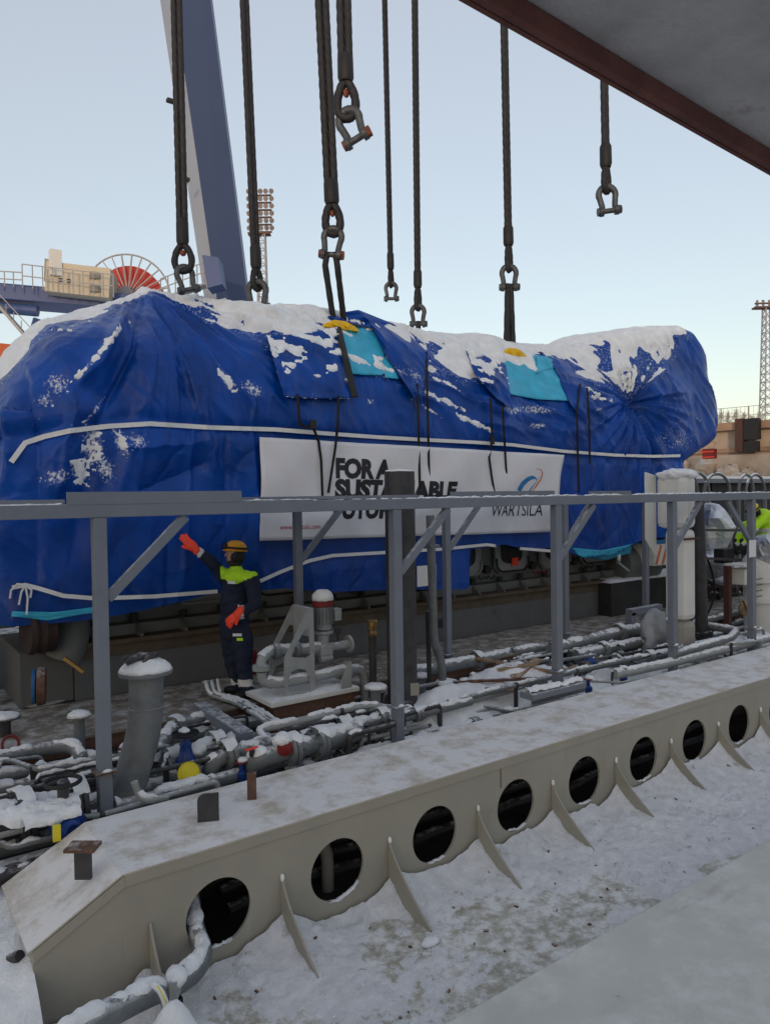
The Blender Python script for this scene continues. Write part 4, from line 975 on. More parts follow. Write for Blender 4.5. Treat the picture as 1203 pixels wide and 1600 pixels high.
flood(409, 298, 366, 490, 80, .60, 5, 6, 'tall lattice floodlight mast with stacked lamp rows behind the crane boom')
flood(1199, 470, 481, 650, 78, .62, 5, 2, 'slim lattice floodlight mast standing beyond the quay')

# ================================================================== quay and far things
DQ = 46
qa, qb = P(1040, 668, D=DQ), P(1330, 678, D=DQ - 7); qd = (qb - qa); qd.z = 0; qd.normalize(); qn = V(-qd.y, qd.x, 0)
if qn.dot(FW) < 0: qn = -qn
ztop = qa.z; q0 = V(qa.x, qa.y, 0) - qd * 45; QL = 130
qw = thing('quay_wall', 'tan concrete quay wall with rusty cap beam and rock foot', 'quay', (q0.x, q0.y, -7))
def qbox(s0, s1, d0, d1, z0, z1): return MB().prism([(s0, d0), (s1, d0), (s1, d1), (s0, d1)], V(q0.x, q0.y, z0), qd, qn, V(0, 0, z1 - z0))
qbox(0, QL, 0, 14, -7, ztop - 1.9).build('rock_base', M_rock, qw)
for k in range(26): qbox(k * 5, k * 5 + 4.96, .5, 14, ztop - 1.9, ztop - .45).build('wall_panel', M_conc, qw)
qbox(0, QL, -.1, 14, ztop - .45, ztop).build('cap_beam', M_cap, qw)
qbox(0, QL, .3, .5, ztop - 1.75, ztop - 1.5).build('wale', M_cap, qw)
rk = MB(); 
for k in range(120):
    s_ = random.uniform(30, 75); c = q0 + qd * s_ + qn * random.uniform(-.6, .2); r = random.uniform(.4, 1.1)
    rk.ball((c.x, c.y, random.uniform(ztop - 4.5, ztop - 2.2)), (r, r * .8, r * .7), 5)
rk.v = [(a + random.uniform(-.12, .12), b + random.uniform(-.12, .12), c + random.uniform(-.12, .12)) for a, b, c in rk.v]
rk.build('boulders', M_rock, qw)['kind'] = 'stuff'
sp = (P(1165, 690, D=DQ - 3) - q0).dot(qd)
o = qbox(sp - .35, sp + .1, -.5, .3, ztop - 1.75, ztop + .15).build('fender_post', M_brown); tag(o, 'dark brown timber fender post on the quay wall', 'fender')
o = qbox(sp + .15, sp + .95, -.6, -.11, ztop - 1.1, ztop + .1).build('rubber_fender', M_blk); tag(o, 'black rubber fender block high on the quay wall', 'fender'); o2 = qbox(sp + .15, sp + .9, -.6, -.11, ztop - 1.8, ztop - 1.2).build('rubber_fender', M_blk); tag(o2, 'black rubber fender block low on the quay wall', 'fender')
lp = P(1108, 709, D=DQ - 4.5)
lb = MB().box(lp, (.62, .5, .55), (qd, qn, UZ)).build('lifebuoy_box', M_vred); tag(lb, 'small red cabinet with ladder frame on the quay edge', 'cabinet')
for k in (-.2, .1): MB().box(lp - qn * .3 + V(0, 0, k), (.7, .04, .05), (qd, qn, UZ)).build('bar', M_hi, lb)
rc2 = P(1190, 664, D=DQ); o = MB().box(rc2 + qn * 1 + V(0, 0, -.1), (.5, .4, .6), (qd, qn, UZ)).build('control_cabinet', M_vred); tag(o, 'small faded red cabinet on the quay by the slim mast', 'cabinet')
fn = thing('quay_fence', 'thin metal fence along the top of the quay', 'fence', (q0.x, q0.y, ztop))
for k in range(26): a = q0 + qd * (30 + k * 1.6) + qn * 2; MB().bar(V(a.x, a.y, ztop), V(a.x, a.y, ztop + 1.1), .05).build('fence_post', M_tan, fn)
for z in (.55, 1.08): MB().bar(V(q0.x, q0.y, ztop + z) + qd * 30 + qn * 2, V(q0.x, q0.y, ztop + z) + qd * 70 + qn * 2, .03).build('fence_rail', M_tan, fn)
pk = MB()
for k in range(160): a = q0 + qd * (30 + k * .25) + qn * 2; pk.bar(V(a.x, a.y, ztop), V(a.x, a.y, ztop + 1.08), .014)
pk.build('fence_pickets', M_tan, fn)['kind'] = 'stuff'
# bare frosted trees behind the quay
for k, (px, D_) in enumerate(((1112, 70), (1126, 74), (1137, 68), (1150, 75), (1162, 70), (1174, 72), (1186, 76))):
    b = P(px, 672, D=D_); h = (672 - random.uniform(641, 652)) * D_ / FPX
    t = thing('bare_tree', 'frosted bare tree beyond the quay fence', 'tree', tuple(b), 'bare trees beyond the quay'); m = MB(); tr_ = MB()
    tr_.cyl(b + V(0, 0, -1.2), b + V(0, 0, h * .8), .07, 6, .02); tr_.build('trunk', M_twig, t)
    for j in range(70):
        z = random.uniform(.25, .95) * h; a = random.uniform(0, 6.28); l = random.uniform(.25, .6) * h * (1.1 - z / h); s0 = b + V(0, 0, z); e = s0 + V(math.cos(a) * l * .7, math.sin(a) * l * .7, l * .6)
        m.bar(s0, e, .02); 
        for _ in range(2): f_ = s0.lerp(e, random.uniform(.4, 1)); m.bar(f_, f_ + V(random.uniform(-.3, .3), random.uniform(-.3, .3), random.uniform(.1, .35)), .014)
    m.build('crown', M_twig, t)
o = MB().box(P(12, 553, D=33), (1.1, .8, .75)).build('orange_cabinet', M_orp); tag(o, 'orange cabinet beyond the left edge of the tarpaulin', 'cabinet')
o = MB().bx(-9.5, -1.2, 19, 21, -7, 3.2).build('dock_shed', M_conc, bevel=.05); tag(o, 'tan dock wall block behind the far end of the tarpaulin', 'wall')

# ================================================================== pipework in the trench
def lump(c, r):      # a small irregular lump of snow
    m = MB().ball(c, r, 14); c = Vector(c); sd_ = random.random() * 50
    for v in m.v:
        d = Vector(v) - c; k = .62 + .8 * float(fbm(sd_ + (v[0] + v[2]) * 13, (v[1] - v[2] * .7) * 13, 4)); q = c + d * k
        v_ = (q.x, q.y, q.z); SNOWCAPS.v.append(v_)
    o_ = len(SNOWCAPS.v) - len(m.v); SNOWCAPS.f += [tuple(i + o_ for i in f) for f in m.f]
FLG = {}
def pipe(label, pts, r, m=M_pipe, flanges=(), snow=.6, bend=.16, name='pipe', group=None, T=.032, clamps=(), cat='pipe'):
    """pts: (px, py, Z) pixel with height, or Vector"""
    Q = [p if isinstance(p, Vector) else P(p[0], p[1], Z=p[2]) for p in pts]; F_ = fillet(Q, bend)
    t = thing(name, label, cat, tuple(F_[0]), group)
    MB().tube(F_, r, 14).build('tube', m, t, smooth=True)
    L = [0]
    for a, b in zip(F_[:-1], F_[1:]): L.append(L[-1] + (b - a).length)
    def at(f):
        s_ = f * L[-1]; j = 0
        while j < len(L) - 2 and L[j + 1] < s_: j += 1
        d = (F_[j + 1] - F_[j]).normalized(); return F_[j] + d * (s_ - L[j]), d
    for f in flanges:
        c, d = at(f); fl = MB(); fl.lathe(c - d * .05, d, [(r * 1.02, 0), (r * 1.65, .005), (r * 1.65, .045), (r * 1.2, .05)], 20); fl.lathe(c, d, [(r * 1.2, 0), (r * 1.65, .005), (r * 1.65, .045), (r * 1.02, .05)], 20)
        fo = fl.build('flange', m, t, smooth=True); x, y = frame_for(d); bo = MB()
        for k in range(8):
            a = math.pi * k / 4 + .2; q = c + (x * math.cos(a) + y * math.sin(a)) * r * 1.42; bo.cyl(q - d * .075, q + d * .075, r * .12, 6)
            if r >= .11: MB().cyl(q - d * .075, q + d * .075, r * .12, 6).build('bolt', M_shk, fo)
        if r < .11: bo.build('bolts', M_shk, fo)
        if snow > .3: snowcap([c - d * .06, c, c + d * .06], r * 1.65, .025, .75)
    for f in clamps:
        c, d = at(f); MB().lathe(c - d * .02, d, [(r * 1.0, 0), (r * 1.25, .0), (r * 1.25, .04), (r * 1.0, .04)], 16).build('clamp', M_piped, t, smooth=True)
        MB().bar(c - V(0, 0, r), V(c.x, c.y, -.6), .05, .02).build('clamp_foot', M_piped, t)
    if snow > 0: snowcap(F_, r, T, snow)
    return t, F_
TG = 'pipes in the trench'
# long runs low in the trench, partly hidden
runs = [(5.66, -.30, .055, .7), (5.84, -.33, .045, .55), (6.02, -.26, .06, .75), (6.24, -.36, .07, .5), (6.46, -.30, .05, .65), (6.66, -.34, .075, .6), (6.88, -.28, .05, .7), (7.08, -.36, .06, .5), (7.28, -.24, .055, .65), (7.42, -.33, .04, .6)]
for i, (y, z, r, s_) in enumerate(runs):
    x = -2.2; segs = []
    j = random.uniform(-.03, .03); pts = [V(-2.5, y, z)]
    for xb in (1.5, 4.2, 6.6, 9.0, 11.5):
        k = xb + random.uniform(-.7, .7); dz = random.choice((0, 0, .08, -.06)); dy = random.choice((0, 0, .07, -.07)); pts += [V(k, pts[-1].y, pts[-1].z), V(k + .18, min(7.44, max(5.62, y + dy)), z + dz)]
    pts.append(V(15, pts[-1].y, pts[-1].z))
    pipe('grey snow dusted pipe running the length of the trench', pts, r, M_pipe if i % 3 else M_piped, [random.uniform(.12, .9) for _ in range(4)], s_, .12, group='long trench pipes', clamps=[random.uniform(.1, .9) for _ in range(3)])
# thin conduits and small bore pipes threading between the larger ones
for i in range(40):
    y0 = random.uniform(5.62, 7.35); x0 = random.uniform(-.2, 1) * 2 if i > 32 else random.uniform(.2, 10.5); z0 = random.uniform(-.22, .04); L_ = random.uniform(.8, 2.6); y1 = min(7.4, max(5.6, y0 + random.choice((-.5, -.25, 0, .25, .5))))
    pts = [V(x0, y0, -.5), V(x0, y0, z0), V(x0 + L_ * .4, y0, z0), V(x0 + L_ * .4 + .15, y1, z0 + random.uniform(-.05, .05)), V(x0 + L_, y1, z0), V(x0 + L_, y1, -.5)]
    pipe('slender small bore pipe hooked over the trench pipes', pts, random.choice((.016, .022, .028)), random.choice((M_pipe, M_piped, M_pipel)), [], .5, .06, 'small_pipe', 'small bore pipes', clamps=(.5,) if i % 3 == 0 else ())
for i in range(9):
    x0, y0 = 1.8 + i * 1.05 + random.uniform(-.3, .3), random.uniform(5.7, 7.2); z0 = random.uniform(-.2, -.05)
    t = thing('small_valve', 'small wheel valve standing up between the trench pipes', 'valve', (x0, y0, z0), 'small trench valves')
    MB().lathe((x0, y0, z0 - .1), (0, 0, 1), [(.03, 0), (.05, .03), (.05, .08), (.025, .10), (.02, .18)], 10).build('body', random.choice((M_piped, M_blue, M_pipe)), t, smooth=True)
    MB().tube([V(x0 + .05 * math.cos(a), y0 + .05 * math.sin(a), z0 + .08) for a in np.linspace(0, 6.2832, 14)], .008, 6, False).build('handwheel', random.choice((M_blk, M_vred, M_piped)), t, smooth=True)
    lump((x0 + .02, y0, z0 + .09), (.05, .05, .025))
# left group
pipe('upper grey pipe with an elbow left of the platform post', [(-60, 1196, .02), (85, 1167, .02), (118, 1166, .02), (128, 1185, -.02), (140, 1215, -.4)], .062, M_pipe, [.72], .7)
pipe('snow covered pipe crossing behind the platform post', [(-60, 1224, -.08), (60, 1203, -.08), (170, 1182, -.08)], .05, M_pipe, [], .66, T=.05)
pipe('lower snow covered pipe crossing behind the platform post', [(-60, 1247, -.1), (60, 1222, -.1), (170, 1195, -.1)], .055, M_pipe, [], .66, T=.055)
pipe('big flanged pipe carrying the snow buried blue valve', [(-80, 1312, -.05), (60, 1272, -.05), (132, 1252, -.05)], .125, M_piped, [.52, .93], .75, T=.07)
vb = thing('gate_valve', 'blue valve body buried in snow with yellow tag by the trench edge', 'valve', tuple(P(95, 1290, Z=-.1)))
c = P(100, 1272, Z=.0); vd = (P(150, 1248, Z=-.05) - P(60, 1272, Z=-.05)).normalized()
MB().lathe(c - V(0, 0, .05), (-vd.cross(UZ)).normalized() * 1 if vd.cross(UZ).y > 0 else vd.cross(UZ).normalized(), [(.10, -.14), (.11, -.10), (.11, .08), (.125, .10), (.125, .13), (.08, .14), (.06, .22), (.045, .22), (.03, .19)], 20).build('body', M_blue, vb, smooth=True)
MB().box(c + V(-.1, -.25, -.02), (.05, .03, .11), None).build('tag_plate', M_ycap, vb)
MB().cyl(c + V(0, 0, .08), c + V(0, 0, .24), .04, 10).build('stem', M_piped, vb)
MB().tube([c + V(.12 * math.cos(a), .12 * math.sin(a), .24) for a in np.linspace(0, 6.2832, 20)], .016, 8, False).build('handwheel', M_blk, vb, smooth=True)
snowcap([c - vd * .62 + V(0, 0, -.04), c + vd * .10 + V(0, 0, -.04)], .125, .09, .9); snowcap([c - vd * .3 + V(.0, -.11, -.02), c + vd * .08 + V(0, -.11, -.03)], .085, .07, .7)
for k in range(5):
    q = c + vd * random.uniform(-.42, .05) + V(random.uniform(-.06, .06), random.uniform(-.14, .08), random.uniform(-.01, .12)); lump(q, (random.uniform(.04, .09), random.uniform(.04, .08), random.uniform(.025, .05)))
# middle group
pipe('curved frosted elbow pipe emerging behind the vent pipe', [(243, 1195, -.15), (252, 1160, .0), (276, 1132, .0), (345, 1118, .0)], .065, M_pipe, [.55], .7)
pipe('long pipe passing under the dark channel', [(210, 1168, -.12), (300, 1150, -.12), (430, 1122, -.12)], .06, M_pipe, [], .75)
pipe('thick snowy pipe ending at the blue hand valve', [(262, 1190, -.05), (300, 1180, -.05), (345, 1165, -.05), (400, 1156, -.05), (425, 1168, -.3)], .085, M_pipel, [.35], .7, T=.05)
pipe('s shaped pipe below the yellow valve cap', [(205, 1178, -.2), (240, 1195, -.2), (290, 1218, -.25), (320, 1222, -.3)], .065, M_pipe, [], .8)
pipe('low pipe along the girder edge below the yellow cap', [(180, 1262, -.15), (250, 1245, -.15), (320, 1225, -.15), (395, 1203, -.15), (470, 1180, -.15)], .06, M_pipe, [], .65, T=.05)
pipe('thin pale pipe curving up at the trench edge', [(210, 1222, .08), (216, 1240, -.02), (228, 1252, -.05), (262, 1246, -.08)], .028, M_pipel, [], .8)
pipe('short flanged elbow beside the yellow valve cap', [(330, 1228, -.3), (328, 1200, -.08), (345, 1182, .0), (395, 1170, .0), (440, 1160, -.02)], .075, M_pipe, [.45], .6)
pipe('flanged pipe with snow rising over the girder edge', [(394, 1205, -.2), (400, 1188, .0), (430, 1178, .03), (470, 1168, .03), (520, 1155, .0), (560, 1142, -.02)], .085, M_pipe, [.42, .62], .7, T=.055)
pipe('snow covered flanged pipe leading to the platform post', [(470, 1158, -.08), (530, 1142, -.05), (580, 1130, -.03), (640, 1115, -.05)], .075, M_pipe, [.36, .68], .72, T=.05)
pipe('slender conduit bent round below the pump base', [(438, 1168, -.15), (410, 1156, .0), (403, 1140, .06), (446, 1132, .08), (486, 1122, .08), (572, 1101, .08), (606, 1106, .05), (640, 1118, -.05), (730, 1096, -.05), (800, 1078, -.05)], .038, M_pipel, [], .75, clamps=(.35, .55, .8))
for k, dx in enumerate((0, 9, 18)):
    pipe('thin pipe of the bundle sloping beside the dark channel', [(322 + dx, 1068 - 2 * k, .14), (326 + dx, 1085, .06), (370 + dx, 1099, .04), (415 + dx, 1128, .0), (440 + dx, 1140, -.05)], .022, M_pipel if k != 1 else M_pipe, [], .7, .08, group='thin pipe bundle', clamps=(.6,))
MB_ = MB().lathe(P(322, 1066, Z=.15), (0, 0, 1), [(.05, 0), (.05, .015), (.02, .02)], 12); o = MB_.build('round_cap', M_pipel, smooth=True); tag(o, 'small snowy round cap on the thin pipe bundle', 'cap')
ch = MB(); ca, cb2 = P(312, 1104, Z=.06), P(386, 1152, Z=.04); ch.bar(ca, cb2, .14, .10); o = ch.build('channel_beam', M_gal, bevel=.008); tag(o, 'dark grey blue steel channel laid across the trench pipes', 'beam')
# hand valve with yellow cap
hv = thing('hand_valve', 'blue hand valve with black wheel and bright yellow end cap', 'valve', tuple(P(292, 1205, Z=-.1)))
c = P(291, 1185, Z=.0); toc = (CAM - c); toc.z = 0; toc.normalize()
MB().lathe(c + V(0, 0, -.09), (0, 0, 1), [(.05, -.04), (.085, 0), (.09, .08), (.06, .13), (.05, .2), (.055, .22), (.03, .25), (.02, .31)], 16).build('body', M_blue, hv, smooth=True)
MB().lathe(c + V(0, 0, .225), (0, 0, 1), [(.085, 0), (.095, .012), (.06, .02), (.02, .02)], 18).build('handwheel_disc', M_blk, hv, smooth=True)
MB().tube([c + V(.105 * math.cos(a), .105 * math.sin(a), .225) for a in np.linspace(0, 6.2832, 24)], .014, 8, False).build('handwheel', M_blk, hv, smooth=True)
MB().cyl(c + V(0, 0, -.06), c + toc * .16 + V(0, 0, -.07), .06, 14).build('port', M_blue, hv, smooth=True)
MB().lathe(c + toc * .24 + V(.02, 0, -.05), toc + V(0, 0, .12), [(.03, -.03), (.092, -.03), (.096, 0), (.09, .022), (.07, .02), (.06, .026), (.035, .024), (.012, .03)], 26).build('end_cap', M_ycap, hv, smooth=True)
lump(c + V(-.01, 0, .25), (.05, .05, .025)); lump(c + V(.13, .1, .02), (.09, .09, .06))
rv = thing('check_valve', 'grey valve with dark red round cap on the snowy flanged pipe', 'valve', tuple(P(445, 1175, Z=0)))
c = P(445, 1168, Z=.10); MB().lathe(c, toc, [(.04, -.1), (.065, -.08), (.065, 0)], 16).build('body', M_pipe, rv, smooth=True); MB().lathe(c + toc * .002, toc, [(.05, 0), (.068, .0), (.07, .02), (.03, .03)], 20).build('cap', M_vred, rv, smooth=True)
lump(c + V(0, 0.05, .06), (.09, .08, .06))
rw = thing('red_lever_valve', 'small red lever on a rusty stand at the girder edge', 'valve', tuple(P(392, 1180, Z=.1)))
MB().bar(P(385, 1172, Z=.12), P(402, 1167, Z=.16), .03, .015).build('lever', M_hi, rw); MB().cyl(P(394, 1180, Z=.05), P(394, 1170, Z=.12), .025, 10).build('stem', M_piped, rw)
wv = MB().tube([P(17, 1163, Z=.05) + V(.07 * math.cos(a), 0.03 * math.sin(a), .07 * math.sin(a)) for a in np.linspace(0, 6.2832, 22)], .014, 8, False).build('handwheel', M_vred, smooth=True); tag(wv, 'small dark red handwheel above the left trench pipes', 'handwheel')
# mushrooms vents and standpipes
def mushroom(px, py, Zb, h, r, label, m=M_pipe):
    b = P(px, py, Z=Zb); t = thing('mushroom_vent', label, 'vent', tuple(b))
    MB().cyl(b - V(0, 0, .5), b + V(0, 0, h), r, 14).build('stem', m, t, smooth=True)
    MB().lathe(b + V(0, 0, h), (0, 0, 1), [(r * .9, -.01), (r * 2.2, 0), (r * 2.3, .012), (r * 1.9, .022)], 20).build('cap', m, t, smooth=True)
    SNOWCAPS.lathe(b + V(0, 0, h + .02), (0, 0, 1), [(r * 2.15, 0), (r * 2.0, .018), (r * 1.2, .035), (.01, .042)], 18)
mushroom(125, 1152, .0, .20, .05, 'mushroom vent standing between platform post and left trench pipes')
mushroom(587, 1098, -.0, .16, .06, 'mushroom vent beside the brass topped standpipe')
mushroom(6, 1150, .0, .17, .07, 'short mushroom vent on the floor edge near the engine end', M_piped)
mushroom(658, 1062, -.05, .03, .055, 'low snow capped pipe stub behind the dark column', M_pipe)
def standpipe(pts, r, m, label, name='standpipe', **k): return pipe(label, pts, r, m, k.get('fl', ()), 0, .12, name)
t_, F_ = standpipe([P(583, 1090, Y=7.2), P(582, 985, Y=7.2)], .045, M_piped, 'dark standpipe with a brass coupling beside the pump')
MB().lathe(P(582, 985, Y=7.2), (0, 0, 1), [(.05, -.06), (.06, -.03), (.045, 0), (.06, .05), (.055, .1), (.07, .11), (.06, .13)], 14).build('coupling', M_brass, t_, smooth=True)
standpipe([P(692, 1075, Y=6.95), P(689, 1030, Y=6.95), P(678, 1005, Y=6.95), P(672, 805, Y=6.95)], .052, M_pipe, 'slim grey vertical pipe with an offset bend beside the dark column', fl=())
MB().lathe(P(694, 1068, Y=6.95), (0, 0, 1), [(.1, -.03), (.12, -.03), (.12, .0), (.06, .03)], 18).build('foot_flange', M_pipe, ALL[-2], smooth=True)
SNOWCAPS.lathe(P(694, 1068, Y=6.95) + V(0, 0, .0), (0, 0, 1), [(.125, 0), (.10, .04), (.055, .055)], 18)
MB().box(P(676, 853, Y=6.95), (.15, .1, .03)).build('pipe_clamp', M_pipe, ALL[-2])
standpipe([P(671, 1068, Y=7.1), P(668, 955, Y=7.1)], .03, M_piped, 'thin dark vertical rod pipe behind the slim grey pipe')
pipe('tall dark grey pipe standing beside the white column', [P(1100, 1010, Y=6.75), P(1096, 985, Y=6.75), P(1089, 785, Y=6.75)], .10, M_piped, [.1], 0, .1, 'standpipe')
# vent pipe with flange, snow dome and gloves
vp = thing('vent_pipe', 'wide grey bent vent pipe with snow topped flange beside the post', 'pipe', tuple(P(185, 1260, Y=5.85)))
MB().tube(fillet([P(192, 1280, Y=6.12), P(203, 1222, Y=6.12), P(229, 1135, Y=6.1), P(229, 1052, Y=6.1)], .35), .138, 26).build('tube', M_pipe, vp, smooth=True)
vt = P(228, 1049, Y=6.1)
MB().lathe(vt, (0, 0, 1), [(.145, -.02), (.215, -.018), (.22, 0), (.215, .014), (.15, .016)], 30).build('flange', M_pipe, vp, smooth=True)
MB().lathe(P(229, 1104, Y=6.1), (0, 0, 1), [(.1435, -.004), (.146, 0), (.1435, .004)], 26).build('weld_ring', M_pipe, vp, smooth=True)
SNOWCAPS.lathe(vt + V(0, 0, .012), (0, 0, 1), [(.215, 0), (.20, .03), (.16, .065), (.10, .095), (.04, .108), (.005, .11)], 26)
gl = MB(); gc = vt + V(-.03, -.02, .115)
for dx, dy, l, a, r in ((0, 0, .19, .3, .035), (.03, .04, .2, .5, .03), (-.07, -.02, .16, .1, .035), (.05, -.04, .17, -.4, .028), (-.04, .04, .15, .8, .03), (.10, 0.02, .14, 1.2, .022), (.12, .0, .1, 2.0, .018), (-.1, .03, .1, .4, .025)):
    q = gc + V(dx, dy, 0); d = V(math.cos(a) * .8, -math.sin(a) * .8, random.uniform(-.1, .35)); gl.tube([q - d * l * .55, q - d * l * .2 + V(0, 0, .015), q + d * l * .25 + V(0, 0, .008), q + d * l * .55], [r * .6, r, r * .95, r * .5], 8)
o = gl.build('work_gloves', M_piped, smooth=True); tag(o, 'crumpled dark work gloves lying on the snow dome of the vent pipe', 'gloves')
# big dark column and white column
dc = thing('dark_column', 'thick dark grey round column with chalk marks standing through the platform', 'column', tuple(P(624, 1095, Y=6.7)))
ct, cbm = P(622, 737, Y=6.7), P(629, 1100, Y=6.7); ct = V(cbm.x, cbm.y, ct.z)
MB().cyl(V(cbm.x, cbm.y, -.5), ct, .172, 32).build('shaft', M_piped, dc, smooth=True)
SNOWCAPS.lathe(ct, (0, 0, 1), [(.17, 0), (.15, .015), (.05, .025), (.005, .025)], 20)
MB().box(P(648, 1077, Y=6.51), (.10, .004, .14), (V(.9, -.43, 0), V(.43, .9, 0), UZ)).build('label_plate', M_tan, dc)
wc = thing('white_column', 'square white column with tan foot and snowy boxed top', 'column', tuple(P(1063, 1010, Y=6.35)))
w0 = P(1063, 1012, Y=6.35); wx, wy = w0.x, w0.y; zt = P(1055, 742, Y=6.35).z; zm = P(1068, 967, Y=6.35).z
MB().bx(wx - .17, wx + .17, wy - .17, wy + .17, -.5, zm).build('foot', M_tan, wc, bevel=.09); MB().bx(wx - .171, wx + .171, wy - .171, wy + .171, zm + .002, 1.75).build('shaft', M_white, wc, bevel=.09)
MB().bx(wx - .18, wx + .17, wy - .18, wy + .30, 1.752, zt).build('head', M_white, wc, bevel=.09)
MB().prism([(0, 0), (-.26, .05), (-.26, -.95), (0, -1.25)], V(wx - .15, wy + .30, zt), UX, UZ, V(0, .02, 0)).build('side_gusset', M_white, wc)
MB().bar(V(wx - .19, wy - .19, P(1060, 843, Y=6.2).z), V(wx + .2, wy - .19, P(1060, 843, Y=6.2).z), .03, .03).build('band', M_brown, wc)
lump((wx, wy + .05, zt), (.24, .28, .085))
o = MB().bx(*(lambda q: (q.x - .05, q.x + .05, q.y - .05, q.y + .05, -.5, q.z))(P(1136, 884, Y=7.0))).build('brown_post', M_brown); tag(o, 'dark brown square post beside the tall grey pipe', 'post')
# film wrapped item by the white column
fg = MB(); c = P(1018, 985, Y=6.9); fg.ball(c + V(0, 0, -.05), (.30, .16, .40), 9); fg.v = [(a + .28 * float(vn(a * 5, b_ * 5 + z * 4) - .5), b_ + .2 * float(vn(b_ * 6 + 4, z * 6) - .5), z + .22 * float(vn(z * 6, a * 6) - .5)) for a, b_, z in fg.v]
o = fg.build('film_bundle', M_film, smooth='all'); tag(o, 'cloudy plastic film bundle leaning by the white column foot', 'bundle')
o = MB().bar(P(985, 985, Y=7.5), P(985, 957, Y=7.5), .12, .12).build('corner_frame', M_gal); MB().bar(P(982, 957, Y=7.5), P(1030, 948, Y=7.5), .12, .10).build('frame_rail', M_gal, o); tag(o, 'short grey steel frame corner on the floor near the bed end', 'frame')
# right-hand pipes
pipe('big grey pipe with couplings leading right behind the post', [(860, 1016, .05), (945, 995, .05), (1030, 976, .05), (1080, 966, .0)], .09, M_pipe, [.42], .65)
pipe('grey elbow pipe dipping beside the right platform post', [(800, 1020, .0), (880, 1008, .0), (903, 1028, -.1), (915, 1048, -.3)], .075, M_pipe, [], .6)
pipe('second grey pipe under the big coupled pipe', [(900, 1025, -.05), (960, 1012, -.05), (1030, 997, -.05)], .07, M_pipe, [.3], .75)
pipe('white frosted pipe near the white column foot', [(960, 1040, -.05), (1041, 1022, -.05), (1120, 1003, -.05)], .06, M_pipe, [.3], .9)
pipe('lower frosted pipe by the girder edge near the white column', [(960, 1055, -.05), (1045, 1037, -.05), (1167, 1007, -.05), (1230, 990, -.05)], .055, M_pipel, [.75], .85)
pipe('hooked pipe bending back behind the brown post', [(1050, 1024, .05), (1140, 998, .08), (1152, 986, .08), (1100, 978, .08)], .055, M_pipe, [], .7)
pipe('thick pipe going into the snow left of the right post', [(640, 1052, .02), (743, 1033, .02), (800, 1022, -.05)], .075, M_pipe, [.55], .75)
pipe('thin rail pipe on short feet along the girder', [(700, 1098, .02), (786, 1076, .04), (900, 1048, .04), (1000, 1026, .04)], .03, M_pipe, [], .6, clamps=(.3, .62))
pipe('dark capped pipe along the edge of the snowy trench', [(630, 1122, -.02), (700, 1105, -.02), (735, 1096, -.02)], .045, M_pipe, [.2], .8)
kv = thing('ball_valve', 'small blue valve half buried in snow near the right posts', 'valve', tuple(P(922, 1035, Z=0)))
MB().ball(P(922, 1035, Z=.02), (.08, .07, .07), 10).build('body', M_blue, kv, smooth=True); MB().cyl(P(910, 1045, Z=.02), P(918, 1042, Z=.02), .08, 14).build('flange', M_piped, kv, smooth=True)
ed_ = thing('edge_channel', 'grey steel channel with snow lying at the girder edge', 'beam', tuple(P(860, 1085, Z=0)))
MB().bar(P(822, 1088, Z=.06), P(905, 1068, Z=.06), .20, .07).build('flange', M_gal, ed_, bevel=.006); MB().bar(P(822, 1092, Z=0) - V(0, .08, 0), P(905, 1072, Z=0) - V(0, .08, 0), .012, .10).build('web', M_gal, ed_)
snowcap([P(822, 1088, Z=.07), P(905, 1068, Z=.07)], .06, .05, .85)
# snow in the trench
def z_tr(X, Y):
    heap = .42 * np.exp(-((X - 6.7) / 1.25) ** 2 - ((Y - 6.75) / .62) ** 2) + .30 * np.exp(-((X - 5.2) / .8) ** 2 - ((Y - 6.4) / .5) ** 2) + .22 * np.exp(-((X - 8.3) / 1.0) ** 2 - ((Y - 6.2) / .4) ** 2)
    return -.50 + heap * (.8 + .5 * fbm(X * 2, Y * 2, 3)) + .16 * fbm(X * 1.7, Y * 1.7, 4) + .05 * fbm(X * 9, Y * 9, 3) - .10 + .12 * sst(4, 6, X)
snow_sheet(-2, 15, 5.5, 7.5, .035, z_tr, 'trench_snow', M_snow, 'loose snow heaped between the pipes in the trench')
# chips of wood and ice trodden into the deck snow
db = MB(); di = MB()
for k in range(170):
    x = random.uniform(1.5, 12); y = random.uniform(2.9, 4.45); z = float(z_deck(np.array([x]), np.array([y]))[0])
    if z < -.852: z = -.85
    a = random.uniform(0, 3.14); l = random.uniform(.006, .028) * (1.5 if random.random() < .12 else 1); ux = V(math.cos(a), math.sin(a), random.uniform(-.2, .2))
    (db if k % 2 else di).bar(V(x, y, z + .003) - ux * l / 2, V(x, y, z + .006) + ux * l / 2, l * random.uniform(.3, .8), .008)
stuff(db.build('wood_chips', M_rust), 'dark wood chips and grit scattered over the deck snow', 'debris'); stuff(di.build('ice_crumbs', M_snow), 'small ice crumbs scattered over the deck', 'ice')
